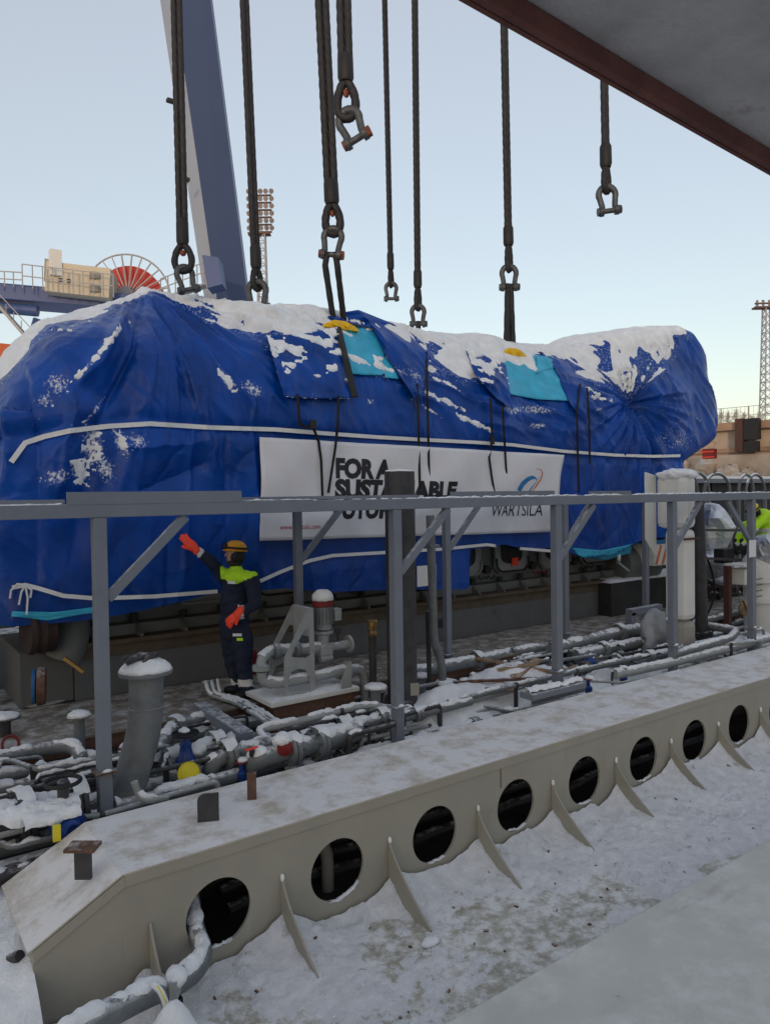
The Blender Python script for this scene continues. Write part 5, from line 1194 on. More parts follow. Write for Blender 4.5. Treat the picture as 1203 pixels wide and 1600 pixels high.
# timber scraps on the heap
def scrap(a, b, w, h, label, m=M_wood):
    o = MB().bar(a, b, w, h).build('timber_scrap', m); tag(o, label, 'timber')
def onheap(px, py, z): return P(px, py, Z=z)
scrap(onheap(730, 1026, .08), onheap(866, 1050, .02), .05, .03, 'long thin wooden batten lying across the snow heap')
scrap(onheap(708, 1066, .02), onheap(838, 1060, .05), .05, .03, 'dark wet batten on the snow heap below the others', M_rust)
scrap(onheap(800, 1060, .0), onheap(840, 1030, .08), .13, .02, 'short broken plywood piece on the snow heap')
scrap(onheap(775, 1045, .06), onheap(835, 1036, .10), .16, .015, 'flat splintered plywood offcut on the snow heap')
scrap(onheap(865, 1052, .02), onheap(905, 1040, .02), .05, .03, 'short pale batten beside the right platform post')
scrap(onheap(760, 1078, .0), onheap(800, 1074, .02), .20, .012, 'weathered board pressed into the snow heap edge')
# ---------------------------------------------------------------- drain pipe through the first hole
c0 = V(GX, 4.6, GZ)
dp = thing('drain_pipe', 'snow covered grey pipe coming out of the first round hole', 'pipe', tuple(P(150, 1590, Y=4.1)))
pts = [V(GX + .02, 5.2, GZ + .0), P(303, 1452, Y=4.68), P(322, 1492, Y=4.4), P(296, 1530, Y=4.25), P(230, 1556, Y=4.15), P(175, 1580, Y=4.05), P(120, 1612, Y=3.95), P(60, 1650, Y=3.9)]
F_ = chaikin(pts, 2); nF = len(F_)
MB().tube(F_, [.062 + .016 * float(sst(.5, .75, k / nF)) for k in range(nF)], 18).build('tube', M_pipe, dp, smooth=True); snowcap(F_, .072, .04, .60)
MB().box(P(277, 1535, Y=4.17), (.05, .16, .11), (V(.8, -.6, 0), V(.6, .8, 0), UZ)).build('saddle', M_pipel, dp, bevel=.006); SNOWCAPS.ball(P(276, 1525, Y=4.17), (.06, .08, .05), 8)
MB().bar(P(277, 1560, Y=4.17), P(279, 1625, Y=4.17), .06, .035).build('support_post', M_blk, dp)
cbx = MB().tube(chaikin([P(240, 1538, Y=4.08), P(252, 1548, Y=4.03), P(262, 1575, Y=4.0), P(266, 1625, Y=4.0)], 2), .018, 8).build('hose_sleeve', M_strap, dp, smooth=True)
MB().tube(chaikin([P(246, 1540, Y=4.03), P(256, 1556, Y=3.98), P(264, 1580, Y=3.97), P(268, 1630, Y=3.97)], 2), .004, 6).build('yellow_wire', M_ycap, cbx, smooth=True)
sbk = MB(); 
o = snow_sheet(.9, 1.75, 3.5, 4.3, .03, lambda X, Y: -.86 + .42 * np.exp(-((X - 1.32) / .22) ** 2 - ((Y - 3.85) / .28) ** 2) * (.85 + .3 * fbm(X * 6, Y * 6, 3)), 'snow_heap', M_snow, 'small snow heap under the drain pipe')
dk = MB().tube([P(-10, 1512, Y=4.9), P(8, 1503, Y=4.85), P(32, 1494, Y=4.75)], .035, 10).build('hose_end', M_piped, smooth=True); tag(dk, 'dark hose end lying at the girder end in the snow', 'hose')

# ================================================================== pump on its base
pu = thing('pump_unit', 'pale grey snow covered pump with motor on a raised base plate', 'pump', (4.1, 7.4, 0))
MB().bx(3.55, 4.68, 7.06, 7.74, .05, .10).build('base_plate', M_white, pu, bevel=.008)
MB().bx(3.60, 4.64, 7.10, 7.70, -.35, .049).build('base_frame', M_rust, pu)
SNOWCAPS.grid(np.array([[(x, y, .098 + .035 * min(1, min(x - 3.55, 4.68 - x, y - 7.06, 7.74 - y) * 9) * (.3 + float(fbm(x * 4, y * 4, 3)))) for x in np.linspace(3.555, 4.675, 30)] for y in np.linspace(7.065, 7.735, 20)]))
def pz(px, py, Y): q = P(px, py, Y=Y); return (q.x, q.z)
YP = 7.16
outp = [pz(444.5, 1090, YP), pz(444.5, 1029, YP), pz(482, 950, YP), pz(490, 950, YP), pz(493, 1088, YP)]
outp[0] = (outp[0][0], .10); outp[4] = (outp[4][0], .10)
def sub(tri, k):
    cx = sum(p[0] for p in tri) / len(tri); cz = sum(p[1] for p in tri) / len(tri); return [(cx + (p[0] - cx) * k, cz + (p[1] - cz) * k) for p in tri]
h1 = [pz(456, 1027, YP), pz(457, 1020, YP), pz(476, 984, YP), pz(483, 983, YP), pz(485, 1024, YP), pz(478, 1028, YP)]
hb = [pz(451, 1080, YP), pz(451, 1062, YP), pz(456, 1050, YP), pz(466, 1045, YP), pz(478, 1047, YP), pz(484, 1057, YP), pz(485, 1080, YP)]
for yy in (YP, YP + .36): MB().holed(outp, [h1, hb], V(0, yy, 0), UX, UZ, V(0, .014, 0)).build('side_frame', M_pipel, pu, bevel=.002)
MB().bx(outp[2][0] + .0, outp[3][0] - .01, YP + .0145, YP + .3595, outp[2][1] - .32, outp[2][1] - .005).build('head_plate', M_pipel, pu)
mc = P(498, 975, Y=YP + .20); mx, my = mc.x + .06, YP + .20; z0_ = mc.z
mo = MB().lathe((mx, my, z0_ - .06), (0, 0, 1), [(.06, -.02), (.10, 0), (.10, .05), (.108, .06), (.108, .27), (.112, .275), (.112, .36), (.09, .40), (.02, .42)], 24).build('motor', M_pipel, pu, smooth=True)
for k in range(18):
    a = 2 * math.pi * k / 18; MB().box((mx + .114 * math.cos(a), my + .114 * math.sin(a), z0_ + .10), (.02, .006, .2), (V(math.cos(a), math.sin(a), 0), V(-math.sin(a), math.cos(a), 0), UZ)).build('fin', M_pipe, mo)
MB().lathe((mx, my, z0_ + .235), (0, 0, 1), [(.115, -.035), (.124, -.03), (.124, .03), (.115, .035)], 24).build('band', M_vred, mo, smooth=True)
MB().box((mx + .15, my - .05, z0_ + .10), (.09, .1, .14)).build('terminal_box', M_pipel, mo, bevel=.006)
SNOWCAPS.lathe((mx, my, z0_ + .275), (0, 0, 1), [(.126, 0), (.122, .05), (.10, .09), (.06, .115), (.005, .125)], 20)
MB().lathe((mx, my, z0_ - .08), (0, 0, -1), [(.115, 0), (.115, .03), (.07, .05), (.06, .16), (.09, .18), (.09, .22), (.05, .25), (.05, .34)], 20).build('coupling_housing', M_pipel, pu, smooth=True)
MB().box((mx, my, z0_ - .31), (.17, .17, .12)).build('pump_casing', M_pipel, pu, bevel=.02)
t2 = V(mx, my, z0_ - .28)
MB().tube([t2, P(523, 1010, Y=my), P(545, 1006, Y=my)], .05, 14).build('outlet', M_pipel, pu, smooth=True)
q = P(545, 1006, Y=my); MB().lathe(q, (1, 0, .05), [(.06, -.02), (.105, -.018), (.105, .015), (.05, .02)], 18).build('outlet_flange', M_pipel, pu, smooth=True)
MB().cyl(P(500, 1030, Y=my - .05), P(518, 1026, Y=my - .05), .04, 12).build('drain_stub', M_pipel, pu, smooth=True)
F_ = fillet([P(408, 1048, Y=YP + .1), P(408, 1028, Y=YP + .12), P(425, 1017, Y=YP + .2), P(470, 1016, Y=my), t2], .09); MB().tube(F_, .055, 14).build('suction_pipe', M_pipel, pu, smooth=True); snowcap(F_, .055, .03, .8)
for px, py in ((432, 1018), (464, 1016)): MB().lathe(P(px, py, Y=my - .04), (1, -.1, 0), [(.056, -.03), (.09, -.028), (.09, .0), (.09, .028), (.056, .03)], 18).build('flange', M_pipe, pu, smooth=True)
MB().lathe(P(408, 1043, Y=YP + .1), (0, 0, 1), [(.056, -.03), (.095, -.028), (.095, .028), (.056, .03)], 18).build('flange', M_pipel, pu, smooth=True)
F_ = fillet([P(409, 1050, Y=YP + .1), P(410, 1064, Y=YP + .1), P(430, 1069, Y=YP + .05), P(480, 1060, Y=YP + .08), P(548, 1046, Y=YP + .12), P(569, 1048, Y=YP + .12), P(571, 1098, Y=YP + .12)], .12); MB().tube(F_, .055, 14).build('discharge_pipe', M_pipel, pu, smooth=True); snowcap(F_, .055, .03, .8)
MB().lathe(P(542, 1047, Y=YP + .12), (1, 0, .1), [(.056, -.03), (.1, -.028), (.1, .028), (.056, .03)], 18).build('flange', M_pipel, pu, smooth=True)
MB().prism([(0, 0), (.14, 0), (.14, .30), (.10, .30), (.0, .10)], P(540, 1074, Y=7.06) + V(-.04, .02, -.02), UX, UZ, V(0, .012, 0)).build('support_gusset', M_pipel, pu)
gv = MB().lathe(P(528, 986, Y=my), -toc if False else toc, [(.02, -.02), (.04, -.015), (.042, .01), (.02, .012)], 16).build('gauge', M_piped, pu, smooth=True)
MB().cyl(P(528, 986, Y=my), P(528, 1006, Y=my), .01, 8).build('gauge_stem', M_piped, pu)
o = MB().box(P(397, 1035, Y=8.3), (.08, .08, .30)).build('fire_extinguisher', M_vred, bevel=.03); tag(o, 'narrow red container standing behind the worker at the engine bed', 'container')

# ================================================================== things at the right, behind the columns
fo = MB(); c = P(1113, 835, Y=8.4)
fo.ball(c + V(0, 0, .05), (.40, .40, .62), 9); fo.v = [(a + .34 * (float(vn(a * 4, z * 4)) - .5), b_ + .16 * (float(vn(b_ * 4 + 3, z * 4)) - .5), z + .14 * (float(vn(a * 3 + b_ * 3, 8)) - .5)) for a, b_, z in fo.v]
o = fo.build('foil_wrapped_unit', M_foil, flip=True); tag(o, 'tall unit wrapped in silvery foil behind the dark standpipe', 'wrapped unit')
fo = MB(); c = P(1112, 880, Y=8.1); fo.ball(c, (.42, .35, .25), 10); fo.v = [(a + .2 * (float(vn(a * 5, z * 5)) - .5), b_ + .2 * (float(vn(b_ * 5 + 3, z * 5)) - .5), z + .2 * (float(vn(a * 4 + b_ * 3, 8)) - .5)) for a, b_, z in fo.v]
o = fo.build('foil_bundle', M_foil); tag(o, 'crumpled foil bundle lying below the foil wrapped unit', 'bundle')
bx0 = P(1020, 865, Y=8.6); o = MB().box(bx0, (.62, .5, .42)).build('striped_crate', M_white, bevel=.02); tag(o, 'white crate with orange stripes and blue lid behind the back post', 'crate')
MB().box(bx0 + V(0, 0, .25), (.64, .52, .08)).build('lid', M_blp, o)
for k in (-.2, .0, .2): MB().bar(bx0 + V(k - .08, -.255, -.18), bx0 + V(k + .08, -.255, .18), .06, .01, V(0, 1, 0)).build('stripe', M_orp, o)
cy = MB().lathe(P(985, 880, Y=9.0), (1, 0, -.05), [(.1, -.5), (.33, -.45), (.38, 0), (.38, .45), (.36, .55), (.05, .6)], 20).build('turbine_casing', M_eng, en_, smooth=True)
mr = MB().ball(P(965, 872, Y=8.6), (.05, .06, .11), 8).build('work_lamp', M_foil, smooth=True); MB().bar(P(967, 880, Y=8.6), P(982, 892, Y=8.6), .03).build('arm', M_foil, mr); tag(mr, 'small shiny work lamp on an arm by the engine end', 'lamp')
# rear bench with snow and dark bulkhead
bk = thing('deck_house', 'low dark steel housing with snowy roof behind the right columns', 'deck housing', tuple(P(1140, 960, Y=12)))
k0, k1 = P(1060, 755, Y=11.5), P(1330, 750, Y=11.5)
MB().bx(k0.x - 3, k1.x + 12, 11.5, 14, .0, k0.z).build('wall', M_dark, bk); MB().bx(k0.x - 3.2, k1.x + 12.2, 11.3, 14.2, k0.z + .002, k0.z + .12).build('roof', M_gal, bk)
for i in range(8): MB().bx(k0.x - 2.5 + i * 2.0, k0.x - 2.42 + i * 2.0, 11.42, 11.5, .0, k0.z - .02).build('stiffener', M_dark, bk)
MB().bx(k0.x - 3.2, k1.x + 12.2, 11.32, 14.1, k0.z + .121, k0.z + .2).build('roof_snow', M_snow, bk)['kind'] = 'stuff'
for i, px in enumerate((1075, 1090, 1120, 1165, 1180)):
    a = P(px, 768, Y=9.6); w = .35 + .1 * (i % 3)
    o = MB().tube([a + V(w * math.cos(t), .12 * i * 0, .42 * math.sin(t)) for t in np.linspace(0, math.pi, 14)], .035, 8).build('pipe_loop', M_pipe, smooth=True); tag(o, 'grey pipe loop arching above the platform end', 'pipe', 'pipe loops'); snowcap([a + V(w * math.cos(t), 0, .42 * math.sin(t)) for t in np.linspace(.5, math.pi - .5, 10)], .035, .02, .7)
    MB().bar(a + V(w, 0, 0), V(a.x + w, a.y, 0), .07).build('leg', M_pipe, o); MB().bar(a - V(w, 0, 0), V(a.x - w, a.y, 0), .07).build('leg', M_pipe, o)
o = MB().bx(11.3, 16, 8.6, 9.4, -.02, .62).build('low_bench', M_dark); tag(o, 'dark low bench with snow on top between column and engine', 'bench')
SNOWCAPS.grid(np.array([[(x, y, .615 + .07 * min(1, min(x - 11.3, 16 - x, y - 8.6, 9.4 - y) * 6) * (.3 + float(fbm(x * 2, y * 3, 3)))) for x in np.linspace(11.3, 16, 60)] for y in np.linspace(8.6, 9.4, 14)]))
o = MB().bar(P(1085, 828, Y=7.2), P(1260, 830, Y=7.2), .045, .045).build('guard_rail', M_piped); tag(o, 'upper dark guard rail bar in front of the foil wrapped unit', 'rail')
o = MB().bar(P(1095, 872, Y=7.2), P(1160, 875, Y=7.2), .045, .045).build('guard_rail', M_piped); tag(o, 'lower dark guard rail bar ending at the brown post', 'rail')
o = MB().box(P(1130, 868, Y=7.3), (.34, .2, .26)).build('junction_box', M_blk, bevel=.015); tag(o, 'black junction box on the lower guard rail', 'box')
# racks, covers and loose hoses crowding the space behind the columns
rk_ = thing('pipe_rack', 'dark steel rack of stacked bars behind the tall grey pipe', 'rack', tuple(P(1120, 975, Y=8.5)))
for py in (915, 926, 938, 950, 962): MB().bar(P(1080, py + 2, Y=8.5), P(1215, py, Y=8.5), .05, .05).build('rack_bar', M_rust if py % 2 else M_dark, rk_); snowcap([P(1080, py + 2, Y=8.5), P(1215, py, Y=8.5)], .03, .03, .45)
for px in (1082, 1122, 1160, 1200): MB().bar(P(px, 905, Y=8.52), P(px + 2, 985, Y=8.52), .06, .06).build('rack_post', M_dark, rk_)
for i, (px, py, rx, rz, m_, lb_) in enumerate(((1105, 893, .38, .16, M_strap, 'snow whitened folded cloth on the rack behind the tall grey pipe'), (1135, 905, .40, .12, M_film, 'blue grey folded sheet on the rack beside the brown post'), (1175, 897, .25, .14, M_strap, 'white crumpled cloth on the rack behind the last post'))):
    fo = MB(); fo.ball(P(px, py, Y=8.3), (rx, .25, rz), 12); fo.v = [(a + .2 * (float(vn(a * 5, z * 5)) - .5), b_ + .16 * (float(vn(b_ * 5 + 3, z * 5)) - .5), z + .16 * (float(vn(a * 5 + b_ * 3, 8)) - .5)) for a, b_, z in fo.v]
    o = fo.build('folded_cover', m_, smooth='all'); tag(o, lb_, 'cover')
for i, pts in enumerate(([(1085, 845), (1110, 880), (1118, 930), (1100, 970)], [(1150, 860), (1142, 900), (1160, 940), (1150, 985)], [(1195, 905), (1185, 935), (1192, 965)], [(1100, 905), (1130, 918), (1160, 912), (1200, 925)])):
    o = MB().tube(chaikin([P(*q, Y=7.6 + .15 * i) for q in pts], 3), .02, 8).build('hose', (M_blk, M_pipe, M_vred, M_blk)[i], smooth=True); tag(o, ('black hose drooping from the upper guard rail', 'grey hose dropping past the brown post', 'dark red hose beside the white machine', 'black hose slung along the rack')[i], 'hose')
for i, (a, b) in enumerate((((1100, 990), (1175, 965)), ((1120, 1000), (1145, 945)), ((1080, 975), (1150, 958)))):
    pipe(('slanted frosted pipe behind the hooked pipe', 'steep thin strut pipe beside the brown post', 'short frosted pipe under the rack')[i], [P(*a, Y=7.3), P(*b, Y=7.45)], (.045, .03, .05)[i], (M_pipe, M_pipel, M_pipe)[i], [], .6)
# white machine behind the last post
wm = thing('white_separator', 'white finned machine with snow behind the last platform post', 'machine', tuple(P(1185, 980, Y=6.9)))
wc0 = P(1186, 978, Y=6.9)
MB().lathe(V(wc0.x + .1, 6.95, .0), (0, 0, 1), [(.26, -.3), (.28, .25), (.34, .27), (.34, .33), (.28, .35), (.27, .62), (.36, .64), (.36, .70), (.30, .72), (.30, 1.02), (.22, 1.12), (.1, 1.16)], 28).build('casing', M_white, wm, smooth=True)
MB().box(P(1160, 900, Y=6.9), (.42, .3, .28)).build('gear_case', M_white, wm, bevel=.02)
MB().box(P(1158, 882, Y=6.85), (.5, .36, .03)).build('mount_plate', M_white, wm)
for k in range(4): MB().box(P(1183, 905 + k * 9, Y=6.62), (.30, .02, .022)).build('fin', M_pipe, wm)
fl = MB().ball(V(wc0.x + .05, 6.75, 1.25), (.33, .3, .28), 10); fl.v = [(a + .2 * (float(vn(a * 6, z * 6)) - .5), b_ + .2 * (float(vn(b_ * 6 + 3, z * 6)) - .5), z + .2 * (float(vn(a * 5 + b_ * 4, 8)) - .5)) for a, b_, z in fl.v]
fl.build('foil_jacket', M_foil, wm)
dcx = MB().lathe(P(1165, 950, Y=6.6), toc, [(.02, -.04), (.125, -.04), (.13, 0), (.11, .02), (.05, .03), (.02, .025)], 24).build('end_cover', M_wood, smooth=True); tag(dcx, 'round orange brown plywood cover on a pipe end by the last post', 'cover')
for a, b in (((1160, 938), (1170, 963)), ((1155, 955), (1176, 946))): MB().bar(P(*a, Y=6.55), P(*b, Y=6.55), .03, .012).build('cross_bar', M_rust, dcx)
o = MB().prism([(0, 0), (.20, .0), (.20, .26), (.0, .26)], P(1170, 871, Y=5.82), V(1, 0, .0), UZ, V(0, .004, 0)).build('paper_notice', M_paper); tag(o, 'white paper notice taped to the last platform post', 'notice')
# left edge background
o = MB().bx(-3.5, .75, 9.4, 10.2, -.02, .55).build('long_trough', M_tan, bevel=.02); tag(o, 'long pale trough with snowy top left of the engine end', 'trough'); SNOWCAPS.bx(-3.5, .74, 9.38, 10.2, .552, .60)
for y, z in ((9.9, .78), (10.3, 1.0)):
    pipe('snowy background pipe beyond the left engine end', [V(-3, y, z), V(.9, y, z)], .07, M_pipe, [.5], .9, group='pipes beyond the engine end')
o = MB().bx(-3.5, .6, 11.2, 11.5, .0, 1.5).build('green_locker', mat('dark green paint', (.03, .07, .05), .6)); tag(o, 'dark green cabinet row behind the left background pipes', 'cabinet')

# ================================================================== people
def capsule(mb, a, b, ra, rb, n=14):
    a, b = Vector(a), Vector(b); d = (b - a); L = d.length; d = d / L; prof = []
    for k in range(5): t = -math.pi / 2 + math.pi / 2 * k / 4; prof.append((max(ra * math.cos(t), .001), ra * math.sin(t)))
    for k in range(1, 5): t = math.pi / 2 * k / 4; prof.append((max(rb * math.cos(t), .001), L + rb * math.sin(t)))
    mb.lathe(a, d, prof, n)
def remeshed(mb, name, vox, parent, mats, chooser, smooth_it=4):
    me = bpy.data.meshes.new(name); off = Vector(parent['_o']); me.from_pydata([tuple(Vector(v) - off) for v in mb.v], [], mb.f)
    bm = bmesh.new(); bm.from_mesh(me); bmesh.ops.recalc_face_normals(bm, faces=bm.faces); bm.to_mesh(me); bm.free()
    o = bpy.data.objects.new(name, me); COL.objects.link(o)
    r = o.modifiers.new('r', 'REMESH'); r.mode = 'VOXEL'; r.voxel_size = vox; r.use_smooth_shade = True
    s_ = o.modifiers.new('s', 'SMOOTH'); s_.iterations = smooth_it; s_.factor = .5
    bpy.context.view_layer.update(); dg = bpy.context.evaluated_depsgraph_get(); m2 = bpy.data.meshes.new_from_object(o.evaluated_get(dg)); o.modifiers.clear(); o.data = m2; bpy.data.meshes.remove(me)
    m2.materials.clear()
    for q in mats: m2.materials.append(q)
    for p in m2.polygons: p.use_smooth = True; p.material_index = chooser(p.center + off)
    # cloth wrinkles
    for v in m2.vertices:
        w = v.co + off; k = float(fbm(w.x * 9 + w.z * 4, w.z * 16 + w.y * 7, 2)) - .5; v.co += v.normal * k * .03
    o.parent = parent; o['_o'] = tuple(off); ALL.append(o); return o
def hand(parent, wrist, palm_dir, back_n, m, size=1., curl=.5):
    d = palm_dir.normalized(); n_ = (back_n - d * back_n.dot(d)).normalized(); s_ = d.cross(n_); g = MB()
    c = wrist + d * .05 * size
    capsule(g, wrist - d * .05 * size, wrist, .046 * size, .042 * size); capsule(g, wrist - s_ * .018 * size, c + d * .035 * size - s_ * .022 * size, .03 * size, .026 * size); capsule(g, wrist + s_ * .018 * size, c + d * .035 * size + s_ * .022 * size, .03 * size, .026 * size)
    for k, l in ((-1.5, .068), (-.5, .080), (.5, .076), (1.5, .058)):
        b = c + d * .045 * size + s_ * (.023 * k * size); e1 = b + (d - n_ * curl * .4).normalized() * l * .5 * size + s_ * .004 * k; e2 = e1 + (d - n_ * curl * 1.3).normalized() * l * .5 * size
        capsule(g, b, e1, .0125 * size, .0115 * size, 8); capsule(g, e1, e2, .0115 * size, .010 * size, 8)
    b = wrist + d * .02 * size - s_ * .036 * size; e1 = b + (d * .7 - s_ * .6 - n_ * .2).normalized() * .04 * size; e2 = e1 + (d * .9 - s_ * .1 - n_ * .3).normalized() * .035 * size
    capsule(g, b, e1, .015 * size, .013 * size, 8); capsule(g, e1, e2, .013 * size, .011 * size, 8)
    return remeshed(g, 'glove', .0075, parent, [m, M_refl], lambda p: 1 if False else 0, 2)
def head(parent, c, face, m_h, tilt=0.):
    f = Vector(face).normalized(); r_ = f.cross(UZ).normalized(); up = r_.cross(f); h = MB()
    h.ball(c + up * .03, (.078, .098, .108), 14, (r_, f, up)); h.ball(c + f * .022 - up * .045, (.058, .072, .072), 12, (r_, f, up)); h.ball(c + f * .055 - up * .085, (.034, .034, .026), 10, (r_, f, up))
    capsule(h, c + f * .092 + up * .018, c + f * .113 - up * .020, .010, .015, 8)
    h.ball(c + f * .089 - up * .052, (.026, .013, .011), 8, (r_, f, up)); h.ball(c + f * .082 + up * .032, (.06, .02, .014), 8, (r_, f, up))
    for s_ in (-1, 1): h.ball(c + r_ * .078 * s_ + up * .005, (.012, .022, .034), 8, (r_, f, up)); 
    remeshed(h, 'head', .006, parent, [M_skin], lambda p: 0, 2)
    for s_ in (-1, 1): MB().ball(c + r_ * .031 * s_ + f * .086 + up * .018, (.011, .008, .008), 6, (r_, f, up)).build('eye', M_blk, parent, smooth=True)
    n = 24; g = np.zeros((9, n + 1, 3))
    for i in range(9):
        t = i / 8 * math.pi / 2
        for k in range(n + 1):
            a = 2 * math.pi * k / n; st = math.cos(t) if i < 8 else .01
            q = c + up * (.055 + .115 * math.sin(t)) + (r_ * .112 * math.cos(a) + f * .132 * math.sin(a)) * st ** .8; g[i, k] = q
    hm = MB().grid(g).build('helmet', m_h, parent, smooth='all'); hm.modifiers.new('t', 'SOLIDIFY').thickness = .006
    MB().tube([c + up * .055 + (r_ * .115 * math.cos(a) + f * .137 * math.sin(a)) for a in np.linspace(0, 2 * math.pi, 30)], .004, 6, False).build('rim', m_h, hm, smooth=True)
    pk = np.zeros((2, 15, 3))
    for k in range(15):
        a = math.pi * (.2 + .6 * k / 14); pk[0, k] = c + up * .055 + r_ * .112 * math.cos(a) + f * .132 * math.sin(a); pk[1, k] = c + up * .045 + r_ * .118 * math.cos(a) + f * (.132 * math.sin(a) + .022 * math.sin((k / 14) * math.pi))
    MB().grid(pk).build('peak', m_h, hm).modifiers.new('t', 'SOLIDIFY').thickness = .006
    MB().tube([c + up * (.085) + (r_ * .118 * math.cos(a) + f * .138 * math.sin(a)) for a in np.linspace(0, 2 * math.pi, 30)], .014, 6, False).build('goggle_strap', M_blk, hm, smooth=True)
    hd = MB(); hd.ball(c - f * .022 + up * .0, (.092, .092, .125), 12, (r_, f, up)); hd.ball(c - up * .10 + f * .0, (.085, .09, .05), 10, (r_, f, up)); hd.build('balaclava', M_blk, parent, smooth=True)
    gg = MB(); gg.ball(c + up * .090 + f * .115, (.085, .045, .042), 10, (r_, f, up)); gg.build('goggles', M_blk, hm, smooth=True)
    for s_ in (-1, 1): MB().ball(c + r_ * .10 * s_ - up * .01, (.022, .04, .05), 8, (r_, f, up)).build('ear_defender', M_blk, hm, smooth=True)
    capsule_ = MB(); capsule(capsule_, c + r_ * .075 - up * .02, c - up * .105 + f * .03, .006, .006, 6); capsule_.build('chin_strap', M_blk, hm)
DW = 8.55
w = lambda px, py, d=0.: P(px, py, D=DW + d)
foot = w(378, 1091)
p1 = thing('person', 'worker in navy coveralls and yellow helmet reaching towards the tarpaulin', 'person', tuple(V(foot.x, foot.y, 0)))
g = MB()
pel, che = w(369, 985), w(368, 922)
capsule(g, w(367, 975), w(369, 940), .172, .182); capsule(g, w(369, 940), w(369, 908), .182, .162); capsule(g, w(384, 901, -.10), w(352, 898, .10), .085, .085); capsule(g, w(369, 905), w(369, 888), .10, .075)
capsule(g, w(364, 978), w(372, 990), .15, .155); capsule(g, w(370, 950, -.05), w(368, 985, -.02), .15, .15)
for hip, kn, an in ((w(361, 992, .07), w(364, 1036, .05), w(375, 1077, .10)), (w(378, 992, -.08), w(381, 1038, -.10), w(386, 1082, -.10))):
    capsule(g, hip, kn, .13, .10); capsule(g, kn, an, .098, .084)
capsule(g, w(349, 899, .10), w(332, 879, .02), .090, .074); capsule(g, w(332, 879, .02), w(306, 859, -.06), .072, .055)
capsule(g, w(393, 905, -.14), w(400, 944, -.18), .092, .076); capsule(g, w(400, 944, -.18), w(377, 956, -.26), .074, .056)
def pick(c):
    d = c - CAM; z = d.dot(FW); px = CX + d.dot(RT) / z * FPX; py = CY - d.dot(UP) / z * FPX
    if 308 < px < 322 and 855 < py < 872 and (px - 314) * .8 + (py - 864) * .6 < 3 and px < 319: return 2
    if 371 < px < 381 and 945 < py < 967: return 2
    if px < 381 and 1061 < py < 1070 and z > DW: return 2
    if px > 372 and 1062 < py < 1073 and z < DW: return 2
    if 884 < py < 912 + .30 * abs(px - 371) * 0 and px > 345: 
        if py < 889 + max(0, 24 - abs(px - 368) * .42): return 1
    return 0
remeshed(g, 'body', .016, p1, [M_navy, M_hiv, M_refl], pick, 3)
fc = (-_r * .93 - _f * .15 + V(0, 0, .10)).normalized()
head(p1, w(368, 867), fc, M_helm)
hand(p1, w(302, 855, -.07), w(284, 836, -.08) - w(302, 855, -.07), -_f + V(.2, 0, .3), M_hi, 1.12, .15)
hand(p1, w(371, 959, -.28), w(352, 978, -.28) - w(371, 959, -.28), -_f * .8 + V(0, 0, .5), M_hi, 1.08, .6)
for a, b in ((w(376, 1080, .10), -_r * .9 - _f * .1), (w(388, 1085, -.10), -_r * .7 - _f * .7)):
    a = V(a.x, a.y, .10); bt = MB(); capsule(bt, V(a.x, a.y, .14), V(a.x, a.y, .06), .062, .065); capsule(bt, V(a.x, a.y, .052), V(a.x, a.y, .05) + b * .16, .055, .048); bt.v = [(x, y, max(z, .012)) for x, y, z in bt.v]
    bt.build('boot', M_blk, p1, smooth=True)
MB().box(w(362, 910, -.215), (.085, .01, .03), (RT, FW, UP)).build('chest_badge', M_paper, p1); MB().box(w(371, 992, -.225), (.10, .01, .03), (RT, FW, UP)).build('pocket_badge', M_paper, p1); MB().box(w(375, 999, -.215), (.07, .01, .03), (RT, FW, UP)).build('pocket_trim', M_hiv, p1)
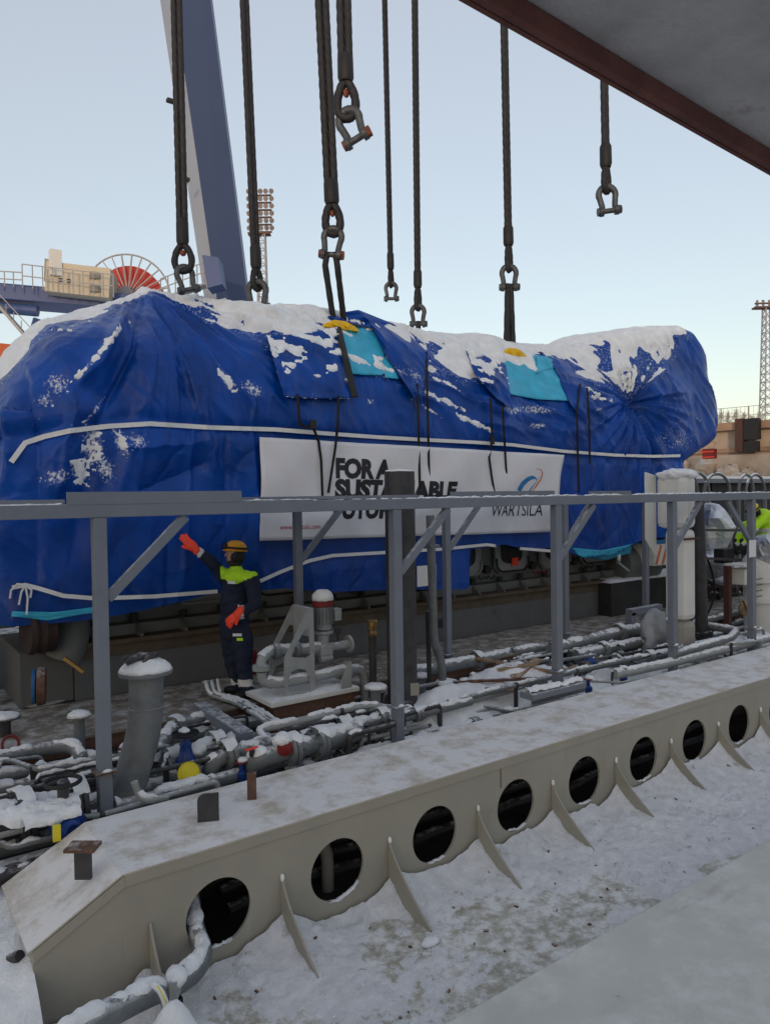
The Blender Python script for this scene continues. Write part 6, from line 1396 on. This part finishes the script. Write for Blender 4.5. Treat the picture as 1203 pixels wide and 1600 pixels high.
# second worker bending at the right edge
DW = 14.0
f2 = V(w(1190, 900).x, w(1190, 900).y, 0)
p2 = thing('person', 'worker in fluorescent yellow jacket bending behind the last platform post', 'person', tuple(f2)); g = MB()
capsule(g, w(1205, 845), w(1192, 812, -.1), .20, .21); capsule(g, w(1192, 812, -.1), w(1180, 806, -.15), .17, .10); capsule(g, w(1196, 806, -.25), w(1172, 830, -.35), .10, .08); capsule(g, w(1172, 830, -.35), w(1160, 850, -.4), .075, .06); capsule(g, w(1190, 812, .1), w(1160, 822, .1), .10, .08); capsule(g, w(1160, 822, .1), w(1150, 850, 0), .075, .06)
capsule(g, w(1205, 850), w(1205, 875), .18, .16)
for s_ in (-.12, .14): capsule(g, w(1204, 872, s_), w(1196, 905, s_), .12, .09); e_ = w(1198, 955, s_); capsule(g, w(1196, 905, s_), V(e_.x, e_.y, .10), .09, .07)
def pick2(c):
    d = c - CAM; z = d.dot(FW); px = CX + d.dot(RT) / z * FPX; py = CY - d.dot(UP) / z * FPX
    if py > 868: return 0 if not (886 < py < 905) else 1
    if 826 < py < 832 or 848 < py < 853: return 2
    return 1
remeshed(g, 'body', .02, p2, [M_navy, M_hiv, M_refl], pick2, 3)
head(p2, w(1178, 800, -.2), (-_r * .8 - _f * .3 + V(0, 0, -.55)).normalized(), M_ycap)
hand(p2, w(1160, 850, -.4), V(-.3, -.2, -.8), -_f, M_blk, 1.2); hand(p2, w(1150, 850, 0), V(-.3, -.2, -.8), -_f, M_blk, 1.2)
for s_ in (-.12, .14):
    e_ = w(1198, 955, s_); bt = MB(); a = V(e_.x, e_.y, 0); capsule(bt, a + V(0, 0, .14), a + V(0, 0, .06), .062, .065); capsule(bt, a + V(0, 0, .052), a + V(0, 0, .05) - _r * .16, .055, .048); bt.v = [(x, y, max(z, .012)) for x, y, z in bt.v]; bt.build('boot', M_blk, p2, smooth=True)

# ------------------------------------------------------------------ all small snow caps
sv_ = np.array(SNOWCAPS.v); am = (fbm(sv_[:, 0] * 24 + sv_[:, 2] * 9, sv_[:, 1] * 24 - sv_[:, 2] * 17, 3) - .5)
sv_[:, 2] += am * .022; sv_[:, 1] += am * .010; SNOWCAPS.v = [tuple(q) for q in sv_.tolist()]
o = SNOWCAPS.build('snow_caps', M_snow, smooth='all', flip=False); stuff(o, 'snow resting on pipes, flanges, ledges and flaps', 'snow')
for q in ALL:
    try:
        if '_o' in q: del q['_o']
    except ReferenceError: pass
